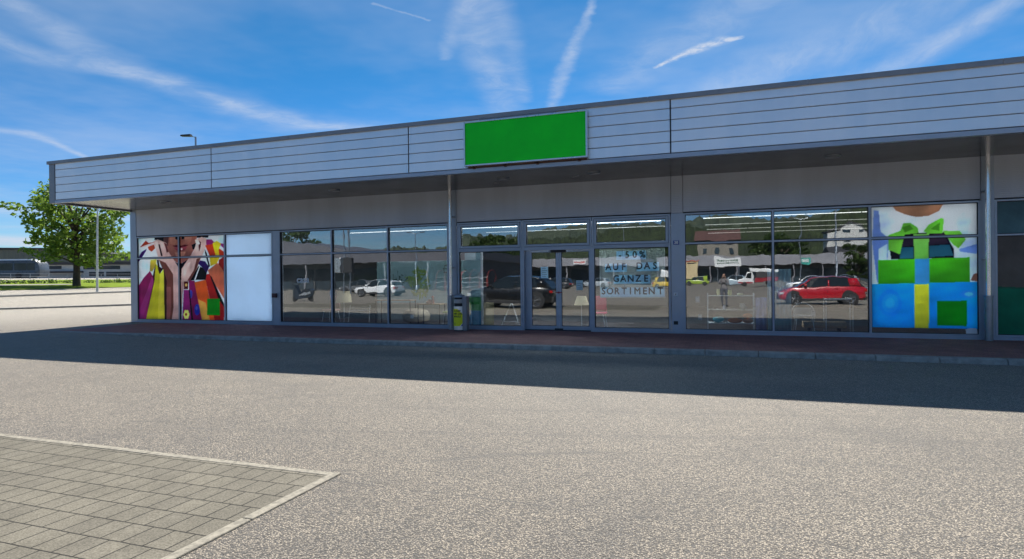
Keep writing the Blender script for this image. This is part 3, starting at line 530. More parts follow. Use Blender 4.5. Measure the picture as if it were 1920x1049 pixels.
# down lights under the canopy
M['lampglass'] = mat('lamp_glass', (0.38, 0.39, 0.38), 0.4)
for x in (-17.33, -10.74, -5.46, -3.04, 2.30, 8.7):
    mb = MB(); mb.lathe([(.165, 0), (.165, -.018), (.15, -.03), (.13, -.03), (.12, -.012), (.12, 0)], (x, -1.37, SOF), 24); f = mb.build('ceiling_light', M['zinc'], shop, smooth=True)
    mb = MB(); mb.lathe([(.118, 0), (.118, -.014), (.08, -.02)], (x, -1.37, SOF), 24); mb.build('diffuser', M['lampglass'], f, smooth=True)
# rain pipes
for x in (-7.56, 5.53):
    mb = MB(); mb.tube([(x, -.22, 1.0), (x, -.22, SOF)], .050, 16); p_ = mb.build('rain_pipe', M['bright'], shop, smooth=True)
    mb = MB(); mb.tube([(x, -.22, Z0), (x, -.22, 1.09)], .076, 16); mb.tube([(x, -.22, 1.06), (x, -.22, 1.10)], .088, 16); mb.tube([(x, -.22, .42), (x, -.22, .44)], .082, 16)
    mb.build('standpipe', M['zinc'], p_, smooth=True)
    for z in (1.9, 3.4): mb = MB(); mb.box(x - .06, x + .06, -.25, -.01, z, z + .03); mb.build('bracket', M['zinc'], p_)

GY = 0.045
def ring(mb, x0, x1, z0, z1, t, y0, y1):
    mb.box(x0, x0 + t, y0, y1, z0, z1); mb.box(x1 - t, x1, y0, y1, z0, z1); mb.box(x0 + t, x1 - t, y0 + .001, y1 - .001, z0, z0 + t); mb.box(x0 + t, x1 - t, y0 + .001, y1 - .001, z1 - t, z1)
def pane(par, x0, x1, z0, z1, y=GY, name='pane'):
    mb = MB(); mb.box(x0, x1, y, y + .012, z0, z1); mb.build(name, M['glass'], par)
def window(vx, hz, vw=0.05, yf=-0.02, panes=True, skip=()):
    """frame on the lines vx, hz with a pane in every cell"""
    mb = MB()
    for i, x in enumerate(vx): mb.box(x - vw / 2, x + vw / 2, yf, .12, hz[0] - .02, hz[-1] + .02)
    for j, z in enumerate(hz):
        for a, b in zip(vx[:-1], vx[1:]): mb.box(a + vw / 2, b - vw / 2, yf + .003, .115, z - .022, z + .022)
    w = mb.build('window', M['frame'], shop, bevel=0.004)
    mb = MB()      # rubber gaskets
    for a, b in zip(vx[:-1], vx[1:]):
        for c, d in zip(hz[:-1], hz[1:]):
            a1, b1, c1, d1 = a + vw / 2, b - vw / 2, c + .022, d - .022; g = .013
            mb.box(a1, a1 + g, yf + .03, .09, c1, d1); mb.box(b1 - g, b1, yf + .03, .09, c1, d1)
            mb.box(a1 + g, b1 - g, yf + .03, .09, c1, c1 + g); mb.box(a1 + g, b1 - g, yf + .03, .09, d1 - g, d1)
    mb.build('gasket', M['dark'], w)
    for i, (a, b) in enumerate(zip(vx[:-1], vx[1:])):
        for j, (c, d) in enumerate(zip(hz[:-1], hz[1:])):
            if (i, j) in skip: continue
            pane(w, a + vw / 2, b - vw / 2, c + .02, d - .02)
    return w
mb = MB(); mb.box(X0 + .3, -5.40, -.035, .12, Z0, .165); mb.box(-3.40, X1, -.035, .12, Z0, .165); mb.build('plinth', M['frame'], shop)
HZ = [.19, 2.445, 3.215]
window([-20.365, -18.33, -16.24, -14.21], HZ)
window([-13.915, -11.86, -9.80, -7.745], HZ)
window([-0.96, 1.165, 3.28, 5.445], HZ)
window([5.745, 8.9, 12.0, 15.1, 18.2, 21.3], HZ)
# entrance bay: three top hung lights over side window, doors, side window
for a, b in ((-7.43, -5.42), (-5.40, -3.41), (-3.39, -1.31)):
    mb = MB()
    ring(mb, a, b, 2.42, 3.235, .045, -.02, .12); w = mb.build('window', M['frame'], shop, bevel=.004)
    mb = MB(); ring(mb, a + .055, b - .055, 2.475, 3.18, .062, -.035, .08); mb.build('sash', M['frame'], w, bevel=.006)
    mb = MB(); ring(mb, a + .045, b - .045, 2.465, 3.19, .010, .0, .09); ring(mb, a + .117, b - .117, 2.537, 3.118, .012, -.01, .07); mb.build('gasket', M['dark'], w)
    pane(w, a + .12, b - .12, 2.54, 3.115, .03)
window([-7.43 + .025, -5.445], [.19, 2.395], vw=.05)
window([-3.36, -1.335], [.19, 2.395], vw=.05)
mb = MB(); mb.box(-5.415, -5.36, -.02, .25, Z0, 2.42); mb.box(-3.44, -3.385, -.02, .25, Z0, 2.42); mb.box(-5.36, -3.44, -.02, .10, 2.365, 2.42); mb.box(-5.36, -5.25, .14, .25, Z0, 2.42)
mb.build('door_frame', M['frame'], shop, bevel=.004)
for a, b in ((-5.25, -4.385), (-4.375, -3.44)):
    mb = MB(); t = .075
    mb.box(a, a + t, .13, .18, .12, 2.36); mb.box(b - t, b, .13, .18, .12, 2.36); mb.box(a + t, b - t, .131, .179, .12, .12 + t + .03); mb.box(a + t, b - t, .131, .179, 2.36 - .05, 2.36)
    d = mb.build('door', M['frame'], shop, bevel=.004)
    pane(d, a + t, b - t, .2, 2.32, .15)
    mb = MB(); mb.box(a + t, a + t + .012, .135, .15, .22, 2.31); mb.box(b - t - .012, b - t, .135, .15, .22, 2.31); mb.box(a + t, b - t, .135, .15, .225, .237); mb.build('gasket', M['dark'], d)
M['redlock'] = mat('red_lock', (0.30, 0.03, 0.06), 0.4)
mb = MB(); mb.lathe([(.03, 0), (.03, .02)], (-4.38, .11, 1.17), 12, 'y'); mb.box(-4.46, -4.30, .115, .128, 1.155, 1.185); mb.build('door_lock', M['redlock'], shop)
mb = MB(); mb.box(-4.60, -4.16, .05, .13, 2.30, 2.365); mb.build('door_sensor', M['dark'], shop)
mb = MB(); mb.box(-5.3, -3.44, .05, .4, Z0, Z0 + .016); mb.box(-4.5, -4.26, .1, .13, Z0 + .016, Z0 + .06); mb.build('threshold', M['dark'], shop)
# number plate, bell, socket, junction box
M['blue_plate'] = mat('blue_plate', (0.02, 0.06, 0.28), 0.4)
mb = MB(); mb.box(-1.235, -1.085, -.025, -.014, 2.42, 2.53); pl = mb.build('house_number', M['blue_plate'], shop)
text_on_wall('digits', '38', .10, -1.16, -.026, 2.475, M['white'], pl, bold=.004)
mb = MB(); mb.box(-1.235, -1.135, -.03, -.014, 1.08, 1.17); bl = mb.build('door_bell', M['white'], shop)
mb = MB(); mb.box(-1.2, -1.17, -.034, -.029, 1.11, 1.14); mb.build('button', M['dark'], bl)
mb = MB(); mb.box(-1.24, -1.13, -.03, -.014, .33, .42); mb.build('socket', M['dark'], shop)
mb = MB(); mb.box(-14.18, -14.02, -.09, -.012, 1.02, 1.16); mb.build('key_box', mat('maroon', (0.07, 0.02, 0.03), .5), shop, bevel=.008)
# inside: floor, ceiling, back wall
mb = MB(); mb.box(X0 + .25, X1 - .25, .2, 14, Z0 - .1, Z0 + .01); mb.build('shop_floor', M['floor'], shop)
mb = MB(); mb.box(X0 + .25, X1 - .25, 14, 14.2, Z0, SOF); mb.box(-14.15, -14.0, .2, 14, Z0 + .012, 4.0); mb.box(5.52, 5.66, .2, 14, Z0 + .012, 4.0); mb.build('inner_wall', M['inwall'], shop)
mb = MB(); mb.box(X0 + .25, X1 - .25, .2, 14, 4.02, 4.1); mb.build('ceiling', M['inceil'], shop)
def light_row(x0, x1, y, z):
    mb = MB(); x = x0
    while x < x1 - .5: mb.box(x, x + 1.47, y, y + .03, z, z + .016); x += 1.5
    mb.build('strip_light', M['tubelight' if y < 5 else 'tubelight_far'], shop)
for y, z in ((4.0, 3.40), (6.2, 3.40), (8.4, 3.40), (10.6, 3.40)):
    light_row(-.6, 4.6, y, z) if y > 4 else light_row(-.6, 4.6, y, 3.44)
light_row(-13.9, -1.6, 4.0, 3.42); light_row(-9, -1.6, 6.2, 3.42)

# unseen lamps added to brighten goods and films, out of sight behind the lintel
for a, b in ((-20.2, -14.3), (-13.8, -7.6), (-7.3, -1.4), (-.9, 5.3), (5.8, 12)):
    mb = MB(); mb.box(a, b, 1.55, 1.70, 3.86, 3.9); mb.build('added_lamp', M['added_fill'], shop)
    if -8 < a < -2: mb = MB(); mb.box(a, b, 2.8, 3.35, 3.92, 3.96); mb.build('added_lamp', M['added_fill_entrance'], shop)
# cased glowing panels added unseen behind the films to brighten them
for a, b in ((-20.34, -14.25), (3.31, 5.42)):
    zb0 = .36 if a > 0 else .23; a, b = a + .03, b - .03
    mb = MB(); mb.box(a, b, .25, .28, zb0, 3.19); f = mb.build('added_backlight', M['backlight_added'], shop)
    mb = MB(); ring(mb, a - .02, b + .02, zb0 - .02, 3.21, .02, .13, .30); mb.box(a - .02, b + .02, .301, .31, zb0 - .02, 3.21); mb.build('added_casing', M['inwall'], f)
# ------------------------------------------------------------------ green sign on the fascia
sg = thing('fascia_sign', (-4.37, -2.81, 4.3), 'large blank bright green sign board with thin silver frame on the fascia', 'sign')
mb = MB(); mb.box(-5.845, -2.895, -2.955, -2.83, 4.325, 5.325); mb.build('sign_face', M['green_sign'], sg)
mb = MB(); ring(mb, -5.88, -2.86, 4.29, 5.36, .034, -2.985, -2.84); mb.build('sign_frame', M['silver'], sg, bevel=.003)
mb = MB()
for x in (-5.7, -4.9, -4.1, -3.1): mb.box(x, x + .06, -2.86, -2.80, 4.24, 4.30)
mb.box(-5.82, -2.9, -2.86, -2.82, 4.262, 4.292)
mb.build('bracket', mat('rusty_steel', (0.10, 0.05, 0.035), .8), sg)
mb = MB(); mb.box(-5.5, -3.6, -2.9, -2.84, 5.362, 5.41); mb.build('cable_duct', M['trim'], sg)

# ------------------------------------------------------------------ printed films on the panes
def in_poly(X, Z, poly):
    ins = np.zeros(X.shape, bool); n = len(poly)
    for i in range(n):
        x0, z0 = poly[i]; x1, z1 = poly[(i + 1) % n]
        if z0 == z1: continue
        c = ((z0 > Z) != (z1 > Z)) & (X < (x1 - x0) * (Z - z0) / (z1 - z0) + x0); ins ^= c
    return ins
def lin(c):
    c = np.asarray(c, float) / 255; return np.where(c <= .04045, c / 12.92, ((c + .055) / 1.055) ** 2.4)
def film(name, x0, x1, z0, z1, bgc, polys, label, cat, gain=1.45, step=.012, y=GY - .004, noise_amp=.04):
    nx, nz = int((x1 - x0) / step), int((z1 - z0) / step)
    xs_ = np.linspace(x0, x1, nx + 1); zs_ = np.linspace(z0, z1, nz + 1)
    X, Z = np.meshgrid(xs_, zs_); col = np.empty(X.shape + (3,)); col[:] = lin(bgc[0]); t = ((Z - z0) / (z1 - z0))[..., None]
    col = lin(bgc[0]) * t + lin(bgc[1]) * (1 - t)
    for poly, c, c2 in polys:
        mk = in_poly(X, Z, poly)
        if not mk.any(): continue
        pz = [p[1] for p in poly]; a, b = min(pz), max(pz); tt = np.clip((Z - a) / max(b - a, 1e-6), 0, 1)[..., None]
        full = lin(c) * tt + lin(c2 or c) * (1 - tt)
        col[mk] = full[mk]
    for _ in range(1):      # soften the print a little
        col[1:-1, 1:-1] = (col[1:-1, 1:-1] * 4 + col[:-2, 1:-1] + col[2:, 1:-1] + col[1:-1, :-2] + col[1:-1, 2:]) / 8
    # uneven ink and soft photographic shading of the print
    rgn = np.random.default_rng(int(abs(x0) * 10)); sh = np.zeros(X.shape)
    for fx, fz in ((1.3, .9), (2.7, 2.1), (5.1, 4.3), (11, 9), (23, 19)):
        for _q in range(3):
            th_ = rgn.uniform(0, 6.3, 3); sh += np.sin(X * fx * math.cos(th_[2]) * 3 + Z * fz * 3 * math.sin(th_[2]) + th_[0]) * .9 / (fx + 4)
    col = col * (1 + sh[..., None] * .28)
    col = np.clip(col * gain * np.array([1.22 if x0 > 0 else 1.10, 1.10, .96 if x0 > 0 else 1.0]), 0, .9)
    V = np.stack([X - x0, np.zeros_like(X), Z - z0], -1).reshape(-1, 3)
    i = np.arange(nz)[:, None] * (nx + 1) + np.arange(nx)[None]
    F = np.stack([i, i + 1, i + nx + 2, i + nx + 1], -1).reshape(-1, 4)
    me = bpy.data.meshes.new(name); me.from_pydata(V.tolist(), [], F.tolist())
    at = me.color_attributes.new('print', 'FLOAT_COLOR', 'POINT')
    at.data.foreach_set('color', np.concatenate([col.reshape(-1, 3), np.ones((V.shape[0], 1))], 1).ravel())
    me.materials.append(M['print']); o = bpy.data.objects.new(name, me); COL.objects.link(o); o.location = (x0, y, z0)
    s_ = o.modifiers.new('s', 'SOLIDIFY'); s_.thickness = .002
    return tag(o, label, cat)
film('window_poster', -20.34, -16.265, .21, 3.20, ((200, 216, 242), (186, 206, 240)), POSTER1, 'window poster of a lower face, raised hands and colourful shopping bags', 'poster')
film('window_poster', 3.305, 5.42, .335, 3.20, ((200, 216, 244), (170, 194, 232)), POSTER2, 'window poster of stacked blue and green gift boxes with ribbons', 'poster')
film('window_poster', 5.77, 8.87, .21, 3.19, ((60, 90, 104), (56, 56, 58)), POSTER3, 'dark window print with a green band along the bottom beside the gift poster', 'poster')
mb = MB(); mb.box(-16.21, -14.24, GY - .006, GY - .002, .215, 2.42); tag(mb.build('window_film', M['film']), 'plain pale blue white film on the tall pane beside the shopping bag poster', 'window film')
mb = MB(); mb.box(-16.21, -14.24, GY - .006, GY - .002, 2.47, 3.19); tag(mb.build('window_film', M['film']), 'plain white film on the short upper pane beside the shopping bag poster', 'window film')
mb = MB(); mb.prism([(5.19, .215), (5.19, .30), (5.17, .31), (5.22, .335), (5.27, .35), (5.38, .345), (5.40, .32), (5.405, .215)], 'y', GY - .005, GY - .002)
tag(mb.build('paper_note', M['white']), 'small torn white paper at the foot of the gift box window', 'note')

# ------------------------------------------------------------------ vegetation
def mat_leaf(name, c1, c2):
    mt = bpy.data.materials.new(name); mt.use_nodes = True; t = mt.node_tree; k = NT(t); p = t.nodes['Principled BSDF']
    g = k.n('ShaderNodeNewGeometry'); v = k.n('ShaderNodeTexCoord').outputs['Object']
    f = k.math('ADD', k.math('MULTIPLY', g.outputs['Random Per Island'], 0.6), k.math('MULTIPLY', k.noise(v, .9, 3), 0.5))
    col = k.mix(f, c1, c2); k.put(p.inputs['Base Color'], col); p.inputs['Roughness'].default_value = .55; p.inputs['Specular IOR Level'].default_value = .3
    tl = k.n('ShaderNodeBsdfTranslucent'); k.put(tl.inputs[0], k.mix(0.5, col, tuple(min(1, c * 2.2) for c in c2)))
    mx = k.n('ShaderNodeMixShader'); mx.inputs[0].default_value = .35
    t.links.new(p.outputs[0], mx.inputs[1]); t.links.new(tl.outputs[0], mx.inputs[2]); t.links.new(mx.outputs[0], t.nodes['Material Output'].inputs[0])
    return mt
M['leaf'] = mat_leaf('leaf', (0.035, 0.09, 0.012), (0.17, 0.26, 0.035))
M['leafdark'] = mat_leaf('leaf_dark', (0.02, 0.045, 0.010), (0.06, 0.10, 0.02))
M['bark'] = mat('bark', (0.065, 0.05, 0.035), .9, 0, .3, 6, .01)
def leaf_cloud(blobs, per, size, seed, flat=1.0):
    """leaf sprays scattered through ellipsoids (x, y, z, rx, ry, rz)"""
    rg = np.random.default_rng(seed); V = []; 
    for (x, y, z, a, b, c) in blobs:
        n = int(per * (a * b * c) ** (2 / 3)); d = rg.normal(size=(n, 3)); d /= np.linalg.norm(d, axis=1)[:, None]
        r = rg.uniform(.25, 1.0, (n, 1)) ** .55; P_ = d * r * np.array([a, b, c]) + np.array([x, y, z])
        nrm = rg.normal(size=(n, 3)) + np.array([0, 0, .8 * flat]); nrm /= np.linalg.norm(nrm, axis=1)[:, None]
        u = np.cross(nrm, rg.normal(size=(n, 3))); u /= np.linalg.norm(u, axis=1)[:, None]; w = np.cross(nrm, u)
        s_ = size * rg.uniform(.55, 1.35, (n, 1)); u = u * s_; w = w * s_ * .62
        V.append(np.stack([P_ - u, P_ - w * .9 + u * .1, P_ + u, P_ + w + u * .15], 1))
    V = np.concatenate(V); return V.reshape(-1, 3)
def leaf_mesh(name, V, mt, parent):
    me = bpy.data.meshes.new(name); off = np.array(world_loc(parent)) if parent else 0
    n = len(V) // 4; me.vertices.add(len(V)); me.vertices.foreach_set('co', (V - off).ravel().astype(np.float32))
    me.loops.add(n * 4); me.loops.foreach_set('vertex_index', np.arange(n * 4, dtype=np.int32))
    me.polygons.add(n); me.polygons.foreach_set('loop_start', np.arange(n, dtype=np.int32) * 4); me.polygons.foreach_set('loop_total', np.full(n, 4, np.int32))
    me.update(calc_edges=True); me.validate(); me.materials.append(mt)
    o = bpy.data.objects.new(name, me); COL.objects.link(o); o.parent = parent; return o
def tree(loc, hgt, cr, label, seed, mt, per=150, size=.2, zlow=.22, nb=22, group=None, squash=.5):
    rg = random.Random(seed); t = thing('tree', loc, label, 'tree', group)
    x, y, z = loc; mb = MB(); tr = .028 * hgt
    mb.tube([(x, y, z - .3), (x + .05, y, z + hgt * .15), (x - .04, y + .05, z + hgt * .35), (x + .08, y, z + hgt * .75)], [tr * 1.35, tr, tr * .85, tr * .25], 9)
    blobs = []
    for k in range(nb):
        a = k * 2.4 + rg.uniform(-.3, .3); q = (k + .5) / nb; hh = zlow + (1 - zlow) * (q ** .9)
        env = math.sin(math.pi * min(1, (.18 + .80 * (1 - q)))) ** .7 if q > .15 else .72
        rr = cr * env * rg.uniform(.45, .86); px, py, pz = x + rr * math.cos(a), y + rr * math.sin(a), z + hgt * hh * .93
        b0 = z + hgt * (zlow * .75 + (hh - zlow) * .55)
        mb.tube([(x, y, b0), (x + (px - x) * .5, y + (py - y) * .5, b0 + (pz - b0) * .62), (px, py, pz)], [tr * .42, tr * .25, tr * .06], 5, False)
        rad = cr * rg.uniform(.20, .36); blobs.append((px, py, pz, rad * 1.25, rad * 1.25, rad * squash * 1.3))
        for _ in range(2):
            blobs.append((px + rg.uniform(-1, 1) * rad * 1.1, py + rg.uniform(-1, 1) * rad * 1.1, pz + rg.uniform(-.5, .4) * rad, rad * .62, rad * .62, rad * squash * .6))
    mb.build('trunk', M['bark'], t, smooth=True)
    leaf_mesh('crown', leaf_cloud(blobs, per, size, seed), mt, t)
    return t
tree((-53.4, 20.6, 1.3), 9.0, 4.2, 'broad leafy green tree on the grass verge left of the shop', 3, M['leaf'], 92, .21, .23, 32, squash=.40)

# ------------------------------------------------------------------ street lamps, posts
def street_lamp(x, y, hgt, label, arms=((1.1, 0),), r=.07, group=None, head=.55, z=None, hs=1.0, name='street_lamp', cat='street lamp'):
    z = gz(x, y) if z is None else z
    t = thing(name, (x, y, z), label, cat, group)
    mb = MB(); mb.tube([(x, y, z), (x, y, z + .5), (x, y, z + .52), (x, y, z + hgt)], [r * 1.25, r * 1.2, r, r * .62], 10); mb.build('pole', M['zinc'], t, smooth=True)
    for ax, ay in arms:
        mb = MB(); mb.tube([(x, y, z + hgt - .05), (x + ax, y + ay, z + hgt + .08)], .035, 8); mb.build('arm', M['zinc'], t)
        d = Vector((ax, ay, 0)).normalized(); ex, ey = x + ax, y + ay; n = Vector((-d.y, d.x, 0)) * .13 * hs
        mb = MB(); zt = z + hgt + .06
        p = [(ex, ey), (ex + d.x * head, ey + d.y * head)]
        ring0 = [(p[0][0] - n.x, p[0][1] - n.y, zt), (p[0][0] + n.x, p[0][1] + n.y, zt), (p[0][0] + n.x * .7, p[0][1] + n.y * .7, zt + .10 * hs), (p[0][0] - n.x * .7, p[0][1] - n.y * .7, zt + .10 * hs)]
        ring1 = [(p[1][0] - n.x * .8, p[1][1] - n.y * .8, zt + .03), (p[1][0] + n.x * .8, p[1][1] + n.y * .8, zt + .03), (p[1][0] + n.x * .4, p[1][1] + n.y * .4, zt + .06 + .06 * hs), (p[1][0] - n.x * .4, p[1][1] - n.y * .4, zt + .06 + .06 * hs)]
        mb.loft([ring0, ring1]); mb.build('lamp_head', M['dark'], t)
    return t
# lamp whose head shows above the roof edge
street_lamp(-49.66, 29.91, 14.6, 'dark street lamp head rising above the roof edge of the shop', ((-.45, -.12),), .14, z=1.4, head=1.05, hs=2.0)
t = thing('flag_pole', (-44.3, 15.84, .8), 'slim pale metal pole on the kerb in front of the tree', 'pole')
mb = MB(); mb.tube([(-44.3, 15.84, .75), (-44.25, 15.84, 4), (-44.15, 15.86, 8.2)], [.085, .07, .05], 10); mb.build('pole', mat('pale_metal', (.5, .53, .52), .4, .3), t, smooth=True)
mb = MB(); mb.tube([(-44.3, 15.84, .7), (-44.3, 15.84, .86)], .14, 12); mb.build('base', M['kerb'], t)

# ------------------------------------------------------------------ far left: hall, offices, coach
M['hallgreen'] = mat_ribs('green_grey_cladding', (0.13, 0.145, 0.12), .6, .1, .6, .02, axis=0)
M['offwhite'] = mat('off_white_render', (.52, .53, .52), .8, 0, .1, .5)
M['darkroof'] = mat('dark_roof', (.045, .045, .05), .7, 0, .2, .3)
M['winblue'] = mat('window_dark', (.03, .045, .06), .12, 0, .2, .5, spec=.7)
hall = thing('warehouse', (-150, 80, 2.4), 'long dark green grey warehouse with a low gable beyond the tree', 'warehouse')
def place_wall(a, b, zs, thick, mb):
    """wall from a to b (plan), zs = heights at a and b above z base"""
    d = Vector((b[0] - a[0], b[1] - a[1], 0)).normalized(); n = Vector((-d.y, d.x, 0)) * thick
    base = 2.0
    q = [(a[0], a[1], base), (b[0], b[1], base), (b[0], b[1], zs[1]), (a[0], a[1], zs[0])]
    w = [(p[0] + n.x, p[1] + n.y, p[2]) for p in q]
    mb.face(q); mb.face(w); 
    for i in range(4): j = (i + 1) % 4; mb.face([q[i], q[j], w[j], w[i]])
# hall faces the camera: from the far left to the right behind the offices
ha, hm, hb = (-205, 58), (-147, 80), (-112, 93)
mb = MB(); place_wall(ha, hm, (10.4, 9.6), 14, mb); place_wall(hm, hb, (9.6, 5.4), 14, mb); mb.build('wall', M['hallgreen'], hall)
mb = MB(); d_ = Vector((hm[0] - ha[0], hm[1] - ha[1], 0)).normalized(); n_ = Vector((d_.y, -d_.x, 0))
for (a, b, za, zb_) in ((ha, hm, 10.4, 9.6), (hm, hb, 9.6, 5.4)):
    q = [(a[0] + n_.x * .4, a[1] + n_.y * .4, za), (b[0] + n_.x * .4, b[1] + n_.y * .4, zb_)]
    mb.face([q[0], q[1], (q[1][0] - n_.x * 15, q[1][1] - n_.y * 15, zb_ + .3), (q[0][0] - n_.x * 15, q[0][1] - n_.y * 15, za + .3)])
    mb.face([q[0], q[1], (q[1][0], q[1][1], zb_ - .5), (q[0][0], q[0][1], za - .5)])
mb.build('roof', M['darkroof'], hall)
off = thing('office_building', (-118, 69, 2.6), 'low white office building with window bands behind the tree trunk', 'building')
a, b = (-126, 63.2), (-106, 75.5); dd = Vector((b[0] - a[0], b[1] - a[1], 0)); L_ = dd.length; dd.normalize(); nn = Vector((dd.y, -dd.x, 0))
mb = MB(); place_wall(a, b, (5.0, 5.0), 8, mb); mb.build('wall', M['offwhite'], off)
def on_wall(mb, s0, s1, z0, z1, o=.06):
    p = Vector((a[0], a[1], 0)); q = [p + dd * s0 + nn * o, p + dd * s1 + nn * o]
    r_ = [p + dd * s0 - nn * .02, p + dd * s1 - nn * .02]
    f = [(q[0].x, q[0].y, z0), (q[1].x, q[1].y, z0), (q[1].x, q[1].y, z1), (q[0].x, q[0].y, z1)]; g_ = [(r_[0].x, r_[0].y, z0), (r_[1].x, r_[1].y, z0), (r_[1].x, r_[1].y, z1), (r_[0].x, r_[0].y, z1)]
    mb.face(f); 
    for i in range(4): j = (i + 1) % 4; mb.face([f[i], f[j], g_[j], g_[i]])
for s0, s1, z0, z1 in ((1, 4.2, 4.2, 4.8), (8, 10.6, 4.1, 4.8), (11.2, 14.5, 4.1, 4.8), (17.5, 19.2, 4.1, 4.8), (9, 11.6, 2.7, 3.6), (12, 16.6, 2.7, 3.6), (18.6, 20.2, 2.6, 3.9), (20.9, 22.2, 2.6, 3.9)):
    mb = MB(); on_wall(mb, s0, s1, z0, z1); mb.build('window', M['winblue'], off)
mb = MB(); on_wall(mb, -.3, L_ + .3, 5.0, 5.6, .5); mb.build('roof', M['darkroof'], off)
mb = MB(); on_wall(mb, 2.0, 8.0, 3.45, 3.75, 1.2); mb.build('canopy', M['darkroof'], off)
shed = thing('shed', (-98, 82, 2.4), 'dark flat roofed shed with pale doors at the shop corner', 'shed')
a, b = (-106.2, 76.4), (-88, 86); dd = Vector((b[0] - a[0], b[1] - a[1], 0)); L_ = dd.length; dd.normalize(); nn = Vector((dd.y, -dd.x, 0))
mb = MB(); place_wall(a, b, (5.6, 5.4), 8, mb); mb.build('wall', M['darkroof'], shed)
for s0 in (1.6, 4.2, 7.5): mb = MB(); on_wall(mb, s0, s0 + 1.8, 2.4, 4.0); mb.build('door', M['offwhite'], shed)

coach = thing('coach', (-117, 54, 2.35), 'dark windowed coach with a white roof parked beyond the verge', 'coach')
a, b = (-124.4, 51.2), (-112.0, 55.6); dd = Vector((b[0] - a[0], b[1] - a[1], 0)); L_ = dd.length; dd.normalize(); nn = Vector((dd.y, -dd.x, 0))
def coach_sec(s, w, z0, z1):
    p = Vector((a[0], a[1], 0)) + dd * s; q = p + nn * w; r_ = p - nn * w
    return [(q.x, q.y, z0), (q.x, q.y, z1 - .25), ((q.x * .9 + p.x * .1), (q.y * .9 + p.y * .1), z1), ((r_.x * .9 + p.x * .1), (r_.y * .9 + p.y * .1), z1), (r_.x, r_.y, z1 - .25), (r_.x, r_.y, z0)]
mb = MB(); mb.loft([coach_sec(0, 1.2, 2.75, 5.1), coach_sec(.3, 1.25, 2.6, 5.45), coach_sec(L_ - .8, 1.25, 2.6, 5.45), coach_sec(L_ - .2, 1.22, 2.65, 4.9), coach_sec(L_, 1.1, 2.7, 4.0)])
mb.build('body', mat('coach_grey', (.07, .08, .09), .3, 0, .1, 2, coat=.4), coach, smooth=True)
mb = MB()
for s0, s1 in ((.4, 4.1), (4.2, 8.6), (8.9, 11.0), (11.1, L_ - .75)): on_wall(mb, s0, s1, 3.75, 4.95, 1.28)
mb.build('window', M['winblue'], coach)
mb = MB(); mb.loft([coach_sec(.5, 1.0, 5.4, 5.7), coach_sec(L_ - 1.6, 1.0, 5.4, 5.7)]); mb.build('roof', M['white'], coach)
for s0 in (2.6, 9.6):
    p = Vector((a[0], a[1], 0)) + dd * s0 + nn * 1.1
    mb = MB(); mb.tube([(p.x, p.y, 2.85), (p.x + nn.x * .25, p.y + nn.y * .25, 2.85)], .5, 16); mb.build('wheel', M['dark'], coach)
# rail and hedge in front of the coach
fence = thing('railing', (-88, 45, 2), 'low pale metal railing along the far side of the verge', 'railing')
fa, fb = (-102, 34), (-84, 75); mb = MB()
fp = [(fa[0] + (fb[0] - fa[0]) * t / 20, fa[1] + (fb[1] - fa[1]) * t / 20) for t in range(21)]
for z in (.45, .85): mb.tube([(x, y, gz(x, y) + z) for x, y in fp], .035, 6)
for x, y in fp: mb.tube([(x, y, gz(x, y) - .1), (x, y, gz(x, y) + .88)], .04, 6)
mb.build('rail', M['zinc'], fence)
rg = np.random.default_rng(5); bl = []
for t in range(46):
    q = t / 45; x = -64.5 + 3.5 * q * q; y = 14 + 26 * q
    if rnd.random() < .12: continue
    bl.append((x + rnd.uniform(-.4, .4), y, gz(x, y) + .18, .5, .55, rnd.uniform(.16, .30)))
hd = thing('hedge', (-66, 30, 1.6), 'low dark green hedge along the grass strip behind the tree', 'hedge')
leaf_mesh('foliage', leaf_cloud(bl, 420, .10, 11), M['leafdark'], hd)

